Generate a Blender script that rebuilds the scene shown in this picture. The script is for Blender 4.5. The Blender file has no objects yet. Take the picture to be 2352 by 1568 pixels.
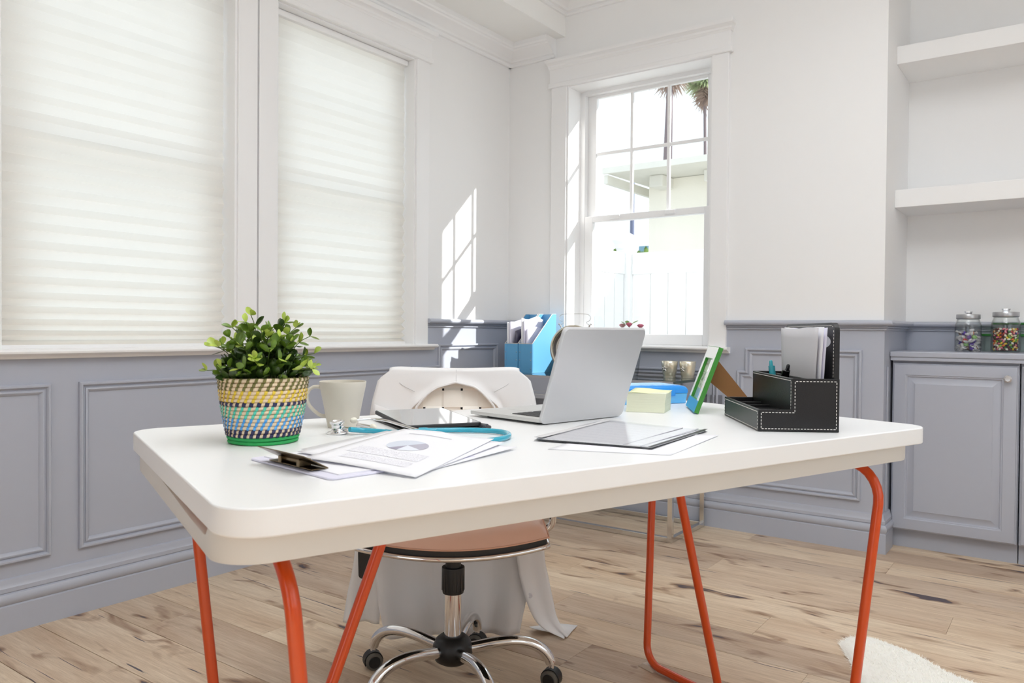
import bpy, bmesh, math, random
from math import sin, cos, pi, radians, sqrt, hypot, atan2
from mathutils import Vector, Matrix

random.seed(11)
scene = bpy.context.scene
COL = scene.collection

# ------------------------------------------------------------------ camera
CAM_LOC = Vector((2.6646, -3.6408, 0.945))
_yaw, _pitch, _roll = radians(-35.885), radians(-0.8297), radians(0.4705)
_F = Vector((sin(_yaw) * cos(_pitch), cos(_yaw) * cos(_pitch), sin(_pitch)))
_r = Vector((cos(_yaw), -sin(_yaw), 0.0))
_u = _r.cross(_F)
_R = _r * cos(_roll) + _u * sin(_roll)
_U = _u * cos(_roll) - _r * sin(_roll)
cam_data = bpy.data.cameras.new('camera')
cam_data.sensor_width = 36.0
cam_data.lens = 1786.72 / 2352.0 * 36.0
cam_data.clip_start = 0.02
cam_data.clip_end = 300
cam_data.dof.use_dof = True
cam_data.dof.focus_distance = 2.0
cam_data.dof.aperture_fstop = 9.0
cam = bpy.data.objects.new('camera', cam_data)
M = Matrix((( _R.x, _U.x, -_F.x, CAM_LOC.x), (_R.y, _U.y, -_F.y, CAM_LOC.y), (_R.z, _U.z, -_F.z, CAM_LOC.z), (0, 0, 0, 1)))
cam.matrix_world = M
COL.objects.link(cam)
scene.camera = cam

# ------------------------------------------------------------------ world, sun, ceiling light, added uplight, exposure
SKY_STRENGTH = 1.5
SUN_ENERGY = 8.0
CEIL_ENERGY = 12.0
UP_ENERGY = 50.0
world = bpy.data.worlds.new('sky')
scene.world = world
world.use_nodes = True
bg = world.node_tree.nodes['Background']
bg.inputs['Color'].default_value = (0.85, 0.935, 1.0, 1)
bg.inputs['Strength'].default_value = SKY_STRENGTH

sun_data = bpy.data.lights.new('sun', 'SUN')
sun_data.energy = SUN_ENERGY
sun_data.color = (1.0, 0.97, 0.92)
sun_data.angle = radians(0.53)
sun = bpy.data.objects.new('sun', sun_data)
sun.rotation_euler = Vector((-0.708, -0.503, -0.495)).to_track_quat('-Z', 'Y').to_euler()
sun.location = (6, 5, 6)
COL.objects.link(sun)

cl_data = bpy.data.lights.new('ceiling_lamp_glow', 'AREA')
cl_data.shape = 'RECTANGLE'
cl_data.size = 1.5
cl_data.size_y = 1.5
cl_data.energy = CEIL_ENERGY
cl_data.color = (0.93, 0.965, 1.0)
cl = bpy.data.objects.new('ceiling_lamp_glow', cl_data)
cl.location = (2.35, -1.55, 2.715)
COL.objects.link(cl)

up_data = bpy.data.lights.new('added_uplight_glow', 'AREA')  # added fill light, aimed up to bounce off the ceiling
up_data.shape = 'DISK'
up_data.size = 0.62
up_data.energy = UP_ENERGY
up_data.color = (0.93, 0.965, 1.0)
upl = bpy.data.objects.new('added_uplight_glow', up_data)
upl.location = (2.75, -2.75, 2.245)
upl.rotation_euler = (pi, 0, 0)
COL.objects.link(upl)

vs = scene.view_settings
vs.view_transform = 'Standard'
vs.look = 'None'
vs.exposure = 0.19
vs.gamma = 1.0
vs.use_curve_mapping = False
scene.cycles.use_denoising = True
scene.cycles.max_bounces = 12
scene.cycles.diffuse_bounces = 8
scene.cycles.glossy_bounces = 5
scene.cycles.transparent_max_bounces = 16
scene.cycles.sample_clamp_indirect = 6.0
scene.cycles.caustics_reflective = False
scene.cycles.caustics_refractive = False

# ------------------------------------------------------------------ materials
def lin(c):
    c = c / 255.0
    return c / 12.92 if c <= 0.04045 else ((c + 0.055) / 1.055) ** 2.4
def rgb(r, g, b):
    return (lin(r), lin(g), lin(b), 1.0)
MATS = {}
class NT:
    def __init__(s, m):
        s.t = m.node_tree; s.n = s.t.nodes; s.l = s.t.links
    def add(s, kind, **kw):
        nd = s.n.new(kind)
        for k, v in kw.items():
            if k in nd.inputs: nd.inputs[k].default_value = v
            else: setattr(nd, k, v)
        return nd
    def link(s, a, b): s.l.new(a, b)
def new_mat(name):
    m = bpy.data.materials.new(name); m.use_nodes = True
    MATS[name] = m
    return m, NT(m), m.node_tree.nodes['Principled BSDF']
def pbr(name, col, rough=0.5, metal=0.0, spec=0.5, bump=0.0, bscale=200.0, var=0.0, vscale=6.0, coat=0.0, aniso=None, stretch=None, sheen=0.0, sss=0.0):
    m, t, b = new_mat(name)
    b.inputs['Base Color'].default_value = col
    b.inputs['Roughness'].default_value = rough
    b.inputs['Metallic'].default_value = metal
    b.inputs['Specular IOR Level'].default_value = spec
    if coat:
        b.inputs['Coat Weight'].default_value = coat
        b.inputs['Coat Roughness'].default_value = 0.08
    if sheen: b.inputs['Sheen Weight'].default_value = sheen
    if sss:
        b.inputs['Subsurface Weight'].default_value = sss
        b.inputs['Subsurface Radius'].default_value = (0.01, 0.01, 0.01)
    if bump or var:
        tc = t.add('ShaderNodeTexCoord')
        src = tc.outputs['Object']
        if stretch:
            mp = t.add('ShaderNodeMapping'); mp.inputs['Scale'].default_value = stretch
            t.link(src, mp.inputs['Vector']); src = mp.outputs['Vector']
        if bump:
            nz = t.add('ShaderNodeTexNoise'); nz.inputs['Scale'].default_value = bscale; nz.inputs['Detail'].default_value = 3
            t.link(src, nz.inputs['Vector'])
            bp = t.add('ShaderNodeBump'); bp.inputs['Strength'].default_value = bump; bp.inputs['Distance'].default_value = 0.002
            t.link(nz.outputs['Fac'], bp.inputs['Height']); t.link(bp.outputs['Normal'], b.inputs['Normal'])
        if var:
            nz = t.add('ShaderNodeTexNoise'); nz.inputs['Scale'].default_value = vscale; nz.inputs['Detail'].default_value = 4
            t.link(src, nz.inputs['Vector'])
            mx = t.add('ShaderNodeMix', data_type='RGBA')
            mx.inputs[6].default_value = tuple(c * (1 - var) for c in col[:3]) + (1,)
            mx.inputs[7].default_value = tuple(min(1, c * (1 + var)) for c in col[:3]) + (1,)
            t.link(nz.outputs['Fac'], mx.inputs[0]); t.link(mx.outputs[2], b.inputs['Base Color'])
    return m
def thin_glass(name, tint=(1, 1, 1, 1), gloss=1.0, rough=0.0, ior=1.45, edge=1.0):
    m, t, b = new_mat(name)
    t.n.remove(b)
    out = t.n['Material Output']
    tr = t.add('ShaderNodeBsdfTransparent'); tr.inputs['Color'].default_value = tint
    ed = t.add('ShaderNodeLayerWeight'); ed.inputs['Blend'].default_value = 0.5
    ep = t.add('ShaderNodeMath', operation='POWER'); ep.inputs[1].default_value = 4.0
    t.link(ed.outputs['Facing'], ep.inputs[0])
    em = t.add('ShaderNodeMix', data_type='RGBA'); em.inputs[6].default_value = tint
    em.inputs[7].default_value = tuple(c * edge for c in tint[:3]) + (1,)
    t.link(ep.outputs[0], em.inputs[0]); t.link(em.outputs[2], tr.inputs['Color'])
    gl = t.add('ShaderNodeBsdfGlossy'); gl.inputs['Roughness'].default_value = rough
    gl.inputs['Color'].default_value = (gloss, gloss, gloss, 1)
    lw = t.add('ShaderNodeLayerWeight'); lw.inputs['Blend'].default_value = 0.5
    pw = t.add('ShaderNodeMath', operation='POWER'); pw.inputs[1].default_value = 5.0
    t.link(lw.outputs['Facing'], pw.inputs[0])
    r0 = ((ior - 1) / (ior + 1)) ** 2
    fr = t.add('ShaderNodeMath', operation='MULTIPLY_ADD'); fr.inputs[1].default_value = 1 - r0; fr.inputs[2].default_value = r0
    t.link(pw.outputs[0], fr.inputs[0])
    mx = t.add('ShaderNodeMixShader')
    t.link(fr.outputs[0], mx.inputs[0]); t.link(tr.outputs[0], mx.inputs[1]); t.link(gl.outputs[0], mx.inputs[2])
    t.link(mx.outputs[0], out.inputs['Surface'])
    return m

pbr('wall_paint', (0.87, 0.87, 0.87, 1), 0.6, bump=0.05, bscale=500)
pbr('ceiling_paint', (0.90, 0.90, 0.885, 1), 0.7, bump=0.05, bscale=400)
pbr('trim_paint', (0.88, 0.88, 0.885, 1), 0.35, bump=0.02, bscale=90)
pbr('grey_paint', (0.43, 0.452, 0.522, 1), 0.38, bump=0.05, bscale=320)
pbr('desk_white', (0.86, 0.865, 0.87, 1), 0.30, spec=0.3, bump=0.02, bscale=700)
pbr('desk_underframe', (0.68, 0.665, 0.635, 1), 0.4)  # darkened: shade below the tabletop overhang is put into this colour
pbr('orange_paint', rgb(206, 72, 10), 0.28, coat=0.3, bump=0.03, bscale=160)
pbr('foot_plastic', rgb(214, 200, 184), 0.5)
pbr('chrome', (0.78, 0.78, 0.79, 1), 0.07, metal=1.0)
pbr('chrome_soft', (0.72, 0.71, 0.69, 1), 0.16, metal=1.0)
pbr('brass_dark', rgb(120, 104, 80), 0.28, metal=1.0)
pbr('aluminium', rgb(208, 208, 210), 0.42, metal=0.35, spec=0.4, bump=0.03, bscale=1500)
pbr('aluminium_body', rgb(206, 206, 204), 0.4, metal=0.3)
pbr('black_plastic', rgb(24, 23, 23), 0.42, bump=0.05, bscale=900)
pbr('black_key', rgb(30, 30, 32), 0.5)
pbr('grey_rubber', rgb(96, 92, 84), 0.6)
pbr('leather_tan', rgb(230, 190, 170), 0.33, bump=0.08, bscale=600, var=0.06, vscale=9)
pbr('leather_cream', rgb(250, 247, 240), 0.42, bump=0.08, bscale=500, var=0.04, vscale=8)
pbr('seat_edge', rgb(206, 160, 136), 0.6)
pbr('coat_cloth', (0.82, 0.815, 0.82, 1), 0.85, bump=0.12, bscale=900, sheen=0.1)
pbr('coat_seam', (0.60, 0.59, 0.60, 1), 0.9)
pbr('coat_button', (0.80, 0.79, 0.82, 1), 0.3)
pbr('mug_glaze', rgb(214, 208, 196), 0.45, bump=0.03, bscale=900)
pbr('paper', (0.82, 0.82, 0.86, 1), 0.8, bump=0.06, bscale=60)
pbr('paper_lilac', (0.72, 0.71, 0.83, 1), 0.8)
pbr('paper_grey', (0.62, 0.61, 0.64, 1), 0.75, bump=0.3, bscale=18)
pbr('pie_a', rgb(206, 212, 224), 0.8)
pbr('pie_b', rgb(176, 174, 188), 0.8)
pbr('pie_c', rgb(158, 154, 172), 0.8)
pbr('pie_d', rgb(222, 226, 236), 0.8)
pbr('ink_grey', rgb(196, 195, 204), 0.9)
pbr('steth_blue', rgb(44, 160, 186), 0.24, coat=0.4)
pbr('eartip_white', rgb(238, 234, 220), 0.4, sss=0.2)
pbr('black_leather', rgb(24, 23, 25), 0.34, bump=0.2, bscale=420, spec=0.4)
pbr('black_leather_dark', rgb(20, 20, 21), 0.5)
pbr('stitch_white', rgb(222, 218, 214), 0.8)
pbr('tablet_case', rgb(30, 30, 32), 0.5)
pbr('tablet_screen', rgb(196, 197, 200), 0.04, metal=0.5, spec=1.0)  # pale base colour stands in for bright reflections on dark glass
pbr('pen_dark', rgb(66, 68, 74), 0.18, spec=0.7)
pbr('pen_teal', rgb(30, 150, 165), 0.18, coat=0.5)
pbr('pen_black', rgb(22, 22, 24), 0.2, coat=0.4)
pbr('note_side', rgb(222, 225, 202), 0.85, bump=0.2, bscale=700, stretch=(0.02, 0.02, 1.0))
pbr('note_top', rgb(232, 236, 194), 0.8)
pbr('box_blue', rgb(34, 146, 232), 0.22, coat=0.2, sss=0.25)
pbr('box_blue_light', rgb(96, 182, 238), 0.25, coat=0.2, sss=0.25)
pbr('box_ridge', rgb(170, 212, 248), 0.25)
pbr('frame_green', rgb(62, 140, 50), 0.4)
pbr('frame_white', rgb(238, 238, 234), 0.35)
pbr('frame_blue', rgb(70, 160, 200), 0.3)
pbr('card_brown', rgb(146, 100, 58), 0.75, bump=0.1, bscale=500, var=0.06)
pbr('file_blue', rgb(92, 160, 204), 0.4, var=0.03)
pbr('file_edge', rgb(212, 200, 190), 0.5)
pbr('file_inner', rgb(110, 172, 214), 0.45)
pbr('rivet', rgb(200, 205, 210), 0.25, metal=1.0)
pbr('folder_dark', rgb(66, 62, 84), 0.35)
pbr('clock_bezel', rgb(206, 200, 186), 0.2, metal=1.0)
pbr('clock_ring', rgb(88, 86, 86), 0.3, metal=0.6)
pbr('clock_face', rgb(206, 200, 190), 0.6)
pbr('mirror', (0.66, 0.67, 0.68, 1), 0.05, metal=1.0)
pbr('mirror_bevel', (0.74, 0.71, 0.66, 1), 0.08, metal=1.0)
pbr('glass_edge', rgb(54, 74, 70), 0.1, spec=0.8)
pbr('mercury_glass', rgb(232, 226, 206), 0.16, metal=0.6, bump=0.6, bscale=60, var=0.12, vscale=30)
pbr('petal_pink', rgb(226, 130, 160), 0.6, var=0.15, vscale=40)
pbr('petal_pale', rgb(240, 196, 206), 0.6)
pbr('leaf_dark', rgb(52, 76, 28), 0.28, var=0.22, vscale=60)
pbr('leaf_mid', rgb(100, 130, 42), 0.3, var=0.2, vscale=60)
pbr('leaf_light', rgb(172, 192, 82), 0.35, var=0.14, vscale=60)
pbr('stem_green', rgb(86, 106, 44), 0.5)
pbr('moss_dark', rgb(34, 40, 20), 0.9)
pbr('straw', rgb(232, 210, 178), 0.55, bump=0.5, bscale=160, var=0.2, vscale=120)
pbr('wrap_olive', rgb(116, 112, 58), 0.7)
pbr('wrap_yellow', rgb(222, 192, 58), 0.65)
pbr('wrap_navy', rgb(42, 44, 82), 0.7)
pbr('wrap_teal', rgb(84, 196, 172), 0.65)
pbr('wrap_blue', rgb(78, 160, 226), 0.65)
pbr('wrap_green', rgb(40, 160, 84), 0.75, bump=0.3, bscale=300)
pbr('jar_lid', rgb(186, 186, 188), 0.3, metal=0.8, bump=0.02, bscale=400)
pbr('knob_glass', rgb(206, 202, 202), 0.06, metal=0.55)
pbr('tub_green', rgb(36, 120, 40), 0.4)
pbr('candy_wrap', rgb(226, 224, 226), 0.5)
pbr('fur', rgb(250, 248, 242), 0.95, sheen=0.5, var=0.05, vscale=14)
pbr('stucco', (0.84, 0.81, 0.73, 1), 0.9, bump=0.6, bscale=40, var=0.06, vscale=3)
pbr('eave_paint', (0.70, 0.69, 0.64, 1), 0.7, var=0.06, vscale=5)
pbr('roof_blue', rgb(110, 150, 172), 0.7)
pbr('vinyl_white', (0.76, 0.77, 0.78, 1), 0.35)
pbr('palm_trunk', rgb(118, 106, 110), 0.9, bump=0.6, bscale=30)
pbr('palm_dead', rgb(156, 134, 122), 0.9)
pbr('palm_green', rgb(160, 174, 128), 0.7)
pbr('bush_green', rgb(110, 140, 60), 0.7)
pbr('pole_dark', rgb(92, 100, 128), 0.8)
pbr('concrete', (0.56, 0.55, 0.52, 1), 0.9, bump=0.4, bscale=30)
pbr('outlet_grey', rgb(120, 122, 132), 0.4)
pbr('floor_gap', rgb(70, 52, 38), 0.9)
pbr('rear_paint', (0.87, 0.87, 0.87, 1), 0.6)
pbr('rear_grey', (0.40, 0.41, 0.45, 1), 0.5)
thin_glass('window_glass', (0.98, 0.99, 0.99, 1), 0.9)
thin_glass('jar_glass', (0.965, 0.975, 0.97, 1), 1.0, 0.0, 1.45, 0.35)
thin_glass('tub_plastic', (0.90, 0.95, 0.91, 1), 0.9, 0.15, 1.5)
thin_glass('folder_plastic', (0.93, 0.93, 0.95, 1), 0.9, 0.12, 1.4)
thin_glass('console_glass', (0.42, 0.50, 0.48, 1), 1.0, 0.0, 1.5)
thin_glass('vase_glass', (0.93, 0.94, 0.95, 1), 1.0, 0.05, 1.5, 0.5)
thin_glass('clock_glass', (0.95, 0.95, 0.95, 1), 1.0, 0.0, 1.4)

# blind fabric: half of the light goes through, half comes back
m, t, b = new_mat('blind_fabric')
t.n.remove(b)
tl = t.add('ShaderNodeBsdfTranslucent'); tl.inputs['Color'].default_value = (0.95, 0.915, 0.86, 1)
df = t.add('ShaderNodeBsdfDiffuse'); df.inputs['Color'].default_value = (0.88, 0.88, 0.87, 1)
nz = t.add('ShaderNodeTexNoise'); nz.inputs['Scale'].default_value = 900
tc = t.add('ShaderNodeTexCoord')
mp = t.add('ShaderNodeMapping'); mp.inputs['Scale'].default_value = (0.25, 1, 1)
t.link(tc.outputs['Object'], mp.inputs[0]); t.link(mp.outputs[0], nz.inputs['Vector'])
bp = t.add('ShaderNodeBump'); bp.inputs['Strength'].default_value = 0.05
t.link(nz.outputs['Fac'], bp.inputs['Height']); t.link(bp.outputs[0], df.inputs['Normal'])
mx = t.add('ShaderNodeMixShader'); mx.inputs[0].default_value = 0.28
t.link(tl.outputs[0], mx.inputs[1]); t.link(df.outputs[0], mx.inputs[2])
t.link(mx.outputs[0], t.n['Material Output'].inputs['Surface'])

# oak planks
def oak():
    m, t, b = new_mat('oak')
    geo = t.add('ShaderNodeNewGeometry'); oi = t.add('ShaderNodeObjectInfo')
    sc = t.add('ShaderNodeVectorMath', operation='SCALE'); sc.inputs['Scale'].default_value = 37.0
    cmb = t.add('ShaderNodeCombineXYZ')
    for i in range(3): t.link(oi.outputs['Random'], cmb.inputs[i])
    t.link(cmb.outputs[0], sc.inputs[0])
    ad = t.add('ShaderNodeVectorMath', operation='ADD')
    t.link(geo.outputs['Position'], ad.inputs[0]); t.link(sc.outputs[0], ad.inputs[1])
    def mapped(s):
        mp = t.add('ShaderNodeMapping'); mp.inputs['Scale'].default_value = s
        t.link(ad.outputs[0], mp.inputs['Vector']); return mp.outputs[0]
    def noise(vec, scale, detail=4, rough=0.55, dist=0.0):
        n = t.add('ShaderNodeTexNoise'); n.inputs['Scale'].default_value = scale
        n.inputs['Detail'].default_value = detail; n.inputs['Roughness'].default_value = rough; n.inputs['Distortion'].default_value = dist
        t.link(vec, n.inputs['Vector']); return n.outputs['Fac']
    def ramp(fac, stops):
        r = t.add('ShaderNodeValToRGB'); e = r.color_ramp.elements
        while len(e) < len(stops): e.new(0.5)
        for i, (p, c) in enumerate(stops): e[i].position = p; e[i].color = c
        t.link(fac, r.inputs[0]); return r.outputs[0]
    def mix(fac, a, bb, mode='MIX'):
        x = t.add('ShaderNodeMix', data_type='RGBA', blend_type=mode)
        if isinstance(fac, float): x.inputs[0].default_value = fac
        else: t.link(fac, x.inputs[0])
        for i, q in ((6, a), (7, bb)):
            if isinstance(q, tuple): x.inputs[i].default_value = q
            else: t.link(q, x.inputs[i])
        return x.outputs[2]
    tone = ramp(oi.outputs['Random'], [(0.0, rgb(216, 198, 178)), (0.35, rgb(236, 218, 194)), (0.7, rgb(242, 225, 200)), (1.0, rgb(222, 206, 186))])
    grain = noise(mapped((1.6, 34, 34)), 2.2, 6, 0.6, 0.6)
    g1 = ramp(grain, [(0.3, rgb(210, 198, 184)), (0.7, (1, 1, 1, 1))])
    c = mix(0.6, tone, g1, 'MULTIPLY')
    broad = noise(mapped((0.9, 5, 5)), 1.3, 3, 0.5, 0.8)
    c = mix(0.5, c, ramp(broad, [(0.35, rgb(212, 192, 174)), (0.65, (1, 1, 1, 1))]), 'MULTIPLY')
    fine = noise(mapped((6, 160, 160)), 3, 3)
    c = mix(0.25, c, ramp(fine, [(0.35, rgb(170, 140, 115)), (0.6, (1, 1, 1, 1))]), 'MULTIPLY')
    # halos and dark heart of the knots, long dark checks
    kn = noise(mapped((3.2, 9, 9)), 1.25, 2.5, 0.5, 0.9)
    halo = ramp(kn, [(0.59, (0, 0, 0, 1)), (0.70, (1, 1, 1, 1))])
    c = mix(halo, c, mix(0.75, c, rgb(150, 112, 84), 'MULTIPLY'))
    heart = ramp(kn, [(0.695, (0, 0, 0, 1)), (0.72, (1, 1, 1, 1))])
    c = mix(heart, c, rgb(84, 74, 80))
    ck = noise(mapped((1.3, 26, 26)), 1.7, 3, 0.5, 1.2)
    crack = ramp(ck, [(0.68, (0, 0, 0, 1)), (0.71, (1, 1, 1, 1))])
    c = mix(crack, c, rgb(92, 84, 90))
    t.link(c, b.inputs['Base Color'])
    b.inputs['Roughness'].default_value = 0.45
    b.inputs['Specular IOR Level'].default_value = 0.35
    bp = t.add('ShaderNodeBump'); bp.inputs['Strength'].default_value = 0.12; bp.inputs['Distance'].default_value = 0.002
    t.link(grain, bp.inputs['Height']); t.link(bp.outputs[0], b.inputs['Normal'])
oak()

# printed sheet: rows of grey grain that only read as text from afar
def printed(name, base, rows, ink):
    m, t, b = new_mat(name)
    tc = t.add('ShaderNodeTexCoord')
    sep = t.add('ShaderNodeSeparateXYZ'); t.link(tc.outputs['Generated'], sep.inputs[0])
    w = t.add('ShaderNodeMath', operation='MULTIPLY'); w.inputs[1].default_value = rows; t.link(sep.outputs[1], w.inputs[0])
    fr = t.add('ShaderNodeMath', operation='FRACT'); t.link(w.outputs[0], fr.inputs[0])
    lt = t.add('ShaderNodeMath', operation='LESS_THAN'); lt.inputs[1].default_value = 0.5; t.link(fr.outputs[0], lt.inputs[0])
    mp = t.add('ShaderNodeMapping'); mp.inputs['Scale'].default_value = (90, rows * 2, 1); t.link(tc.outputs['Generated'], mp.inputs[0])
    nz = t.add('ShaderNodeTexNoise'); nz.inputs['Scale'].default_value = 1.0; t.link(mp.outputs[0], nz.inputs['Vector'])
    gt = t.add('ShaderNodeMath', operation='GREATER_THAN'); gt.inputs[1].default_value = 0.5; t.link(nz.outputs['Fac'], gt.inputs[0])
    mu = t.add('ShaderNodeMath', operation='MULTIPLY'); t.link(lt.outputs[0], mu.inputs[0]); t.link(gt.outputs[0], mu.inputs[1])
    mx = t.add('ShaderNodeMix', data_type='RGBA'); mx.inputs[6].default_value = base; mx.inputs[7].default_value = ink
    t.link(mu.outputs[0], mx.inputs[0]); t.link(mx.outputs[2], b.inputs['Base Color']); b.inputs['Roughness'].default_value = 0.8
printed('print_rows', (0.80, 0.80, 0.85, 1), 9, rgb(196, 194, 204))
printed('print_rows_fine', (0.80, 0.80, 0.82, 1), 10, rgb(222, 222, 226))

# snapshot in the picture frame: soft pale blotches, blue towards the foot
def snapshot():
    m, t, b = new_mat('snapshot')
    tc = t.add('ShaderNodeTexCoord')
    mp = t.add('ShaderNodeMapping'); mp.inputs['Scale'].default_value = (2.2, 2.2, 2.2); t.link(tc.outputs['Generated'], mp.inputs[0])
    nz = t.add('ShaderNodeTexNoise'); nz.inputs['Scale'].default_value = 1.8; nz.inputs['Detail'].default_value = 2; nz.inputs['Distortion'].default_value = 0.8
    t.link(mp.outputs[0], nz.inputs['Vector'])
    r = t.add('ShaderNodeValToRGB'); e = r.color_ramp.elements; e.new(0.5); e.new(0.6)
    for i, (p, c) in enumerate([(0.38, rgb(150, 152, 146)), (0.47, rgb(214, 214, 208)), (0.53, rgb(244, 244, 242)), (0.66, rgb(196, 178, 166))]):
        e[i].position = p; e[i].color = c
    t.link(nz.outputs['Fac'], r.inputs[0])
    sep = t.add('ShaderNodeSeparateXYZ'); t.link(tc.outputs['Generated'], sep.inputs[0])
    lt = t.add('ShaderNodeMath', operation='LESS_THAN'); lt.inputs[1].default_value = 0.26; t.link(sep.outputs[2], lt.inputs[0])
    mx = t.add('ShaderNodeMix', data_type='RGBA'); mx.inputs[7].default_value = rgb(178, 204, 236)
    t.link(lt.outputs[0], mx.inputs[0]); t.link(r.outputs[0], mx.inputs[6]); t.link(mx.outputs[2], b.inputs['Base Color'])
    b.inputs['Roughness'].default_value = 0.12
snapshot()

# ------------------------------------------------------------------ mesh helpers
class MB:
    def __init__(s):
        s.v = []; s.f = []; s.mi = []; s.cur = 0
    def add(s, verts, faces):
        o = len(s.v)
        s.v += [tuple(p) for p in verts]
        for f in faces:
            s.f.append([i + o for i in f]); s.mi.append(s.cur)
        return s
    def box(s, x0, x1, y0, y1, z0, z1, M=None):
        if x0 > x1: x0, x1 = x1, x0
        if y0 > y1: y0, y1 = y1, y0
        if z0 > z1: z0, z1 = z1, z0
        vs_ = [(x0, y0, z0), (x1, y0, z0), (x1, y1, z0), (x0, y1, z0), (x0, y0, z1), (x1, y0, z1), (x1, y1, z1), (x0, y1, z1)]
        if M is not None: vs_ = [M @ Vector(p) for p in vs_]
        return s.add(vs_, [(0, 3, 2, 1), (4, 5, 6, 7), (0, 1, 5, 4), (1, 2, 6, 5), (2, 3, 7, 6), (3, 0, 4, 7)])
    def grid(s, rows, cu=False, cv=False):
        nr, nc = len(rows), len(rows[0]); fs = []
        for i in range(nr - (0 if cv else 1)):
            for j in range(nc - (0 if cu else 1)):
                a = i * nc + j; b_ = i * nc + (j + 1) % nc
                c_ = ((i + 1) % nr) * nc + (j + 1) % nc; d = ((i + 1) % nr) * nc + j
                fs.append((a, b_, c_, d))
        return s.add([p for r_ in rows for p in r_], fs)
    def tube(s, pts, r, seg=10, closed=False, cap=True, flat=1.0):
        P = [Vector(p) for p in pts]; n = len(P)
        rr = r if isinstance(r, (list, tuple)) else [r] * n
        rings = []; up = None
        for i in range(n):
            a = P[(i - 1) % n] if (closed or i > 0) else P[i]
            c_ = P[(i + 1) % n] if (closed or i < n - 1) else P[i]
            T = (c_ - a).normalized()
            if up is None:
                up = Vector((0, 0, 1)) if abs(T.z) < 0.9 else Vector((1, 0, 0))
            up = (up - T * up.dot(T))
            if up.length < 1e-6: up = T.orthogonal()
            up.normalize(); side = T.cross(up)
            rings.append([P[i] + (side * cos(2 * pi * k / seg) + up * flat * sin(2 * pi * k / seg)) * rr[i] for k in range(seg)])
        o = len(s.v)
        s.grid(rings, cu=True, cv=closed)
        if cap and not closed:
            s.f.append([o + k for k in range(seg)][::-1]); s.mi.append(s.cur)
            s.f.append([o + (n - 1) * seg + k for k in range(seg)]); s.mi.append(s.cur)
        return s
    def lathe(s, prof, seg=32, M=None, cap0=True, cap1=True):
        rows = []
        for r_, z in prof:
            row = [Vector((r_ * cos(2 * pi * k / seg), r_ * sin(2 * pi * k / seg), z)) for k in range(seg)]
            if M is not None: row = [M @ p for p in row]
            rows.append(row)
        o = len(s.v)
        s.grid(rows, cu=True)
        if cap0 and prof[0][0] > 1e-6: s.f.append([o + k for k in range(seg)][::-1]); s.mi.append(s.cur)
        if cap1 and prof[-1][0] > 1e-6: s.f.append([o + (len(prof) - 1) * seg + k for k in range(seg)]); s.mi.append(s.cur)
        return s
    def prism(s, poly, z0, z1, M=None):
        n = len(poly)
        vs_ = [Vector((x, y, z0)) for x, y in poly] + [Vector((x, y, z1)) for x, y in poly]
        if M is not None: vs_ = [M @ p for p in vs_]
        return s.add(vs_, [tuple(range(n))[::-1], tuple(range(n, 2 * n))] + [(i, (i + 1) % n, n + (i + 1) % n, n + i) for i in range(n)])
    def mesh(s, name, mats, smooth=None):
        me = bpy.data.meshes.new(name)
        me.from_pydata(s.v, [], s.f)
        if not isinstance(mats, (list, tuple)): mats = [mats]
        for m_ in mats: me.materials.append(MATS[m_])
        if len(mats) > 1: me.polygons.foreach_set('material_index', s.mi)
        bm = bmesh.new(); bm.from_mesh(me)
        bmesh.ops.recalc_face_normals(bm, faces=bm.faces)
        bm.to_mesh(me); bm.free()
        if smooth is not None:
            me.polygons.foreach_set('use_smooth', [True] * len(me.polygons))
            if smooth < 179: me.set_sharp_from_angle(angle=radians(smooth))
        me.update()
        return me
    def build(s, name, mats, parent=None, smooth=None, bevel=0.0, loc=None, rot=None, segs=2, solid=0.0):
        ob = bpy.data.objects.new(name, s.mesh(name, mats, smooth))
        COL.objects.link(ob)
        if parent: ob.parent = parent
        if loc: ob.location = loc
        if rot: ob.rotation_euler = rot
        if solid:
            md = ob.modifiers.new('thickness', 'SOLIDIFY'); md.thickness = solid; md.offset = 0
        if bevel:
            md = ob.modifiers.new('bevel', 'BEVEL'); md.width = bevel; md.segments = segs
            md.limit_method = 'ANGLE'; md.angle_limit = radians(40)
        return ob
def tag(o, label=None, cat=None, group=None, kind=None):
    if label: o['label'] = label
    if cat: o['category'] = cat
    if group: o['group'] = group
    if kind: o['kind'] = kind
    return o
def thing(name, label=None, cat=None, loc=(0, 0, 0), rotz=0.0, group=None, kind=None):
    o = bpy.data.objects.new(name, None); COL.objects.link(o)
    o.empty_display_size = 0.05
    o.location = loc; o.rotation_euler = (0, 0, rotz)
    return tag(o, label, cat, group, kind)
def struct(o):
    o['kind'] = 'structure'; return o
def dup(o, parent=None):
    c = o.copy(); COL.objects.link(c)
    if parent: c.parent = parent
    return c
def offset_poly(pts, d, closed=True):
    """shift a plan polyline to its right-hand side by d with mitred corners"""
    n = len(pts); out = []
    for i in range(n):
        p = Vector(pts[i])
        segs = []
        if closed or i > 0: segs.append((p - Vector(pts[(i - 1) % n])).normalized())
        if closed or i < n - 1: segs.append((Vector(pts[(i + 1) % n]) - p).normalized())
        ns = [Vector((q.y, -q.x)) for q in segs]
        if len(ns) == 1: out.append(p + ns[0] * d)
        else:
            b_ = ns[0] + ns[1]; b_ = b_ / (1 + ns[0].dot(ns[1]))
            out.append(p + b_ * d)
    return out
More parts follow.
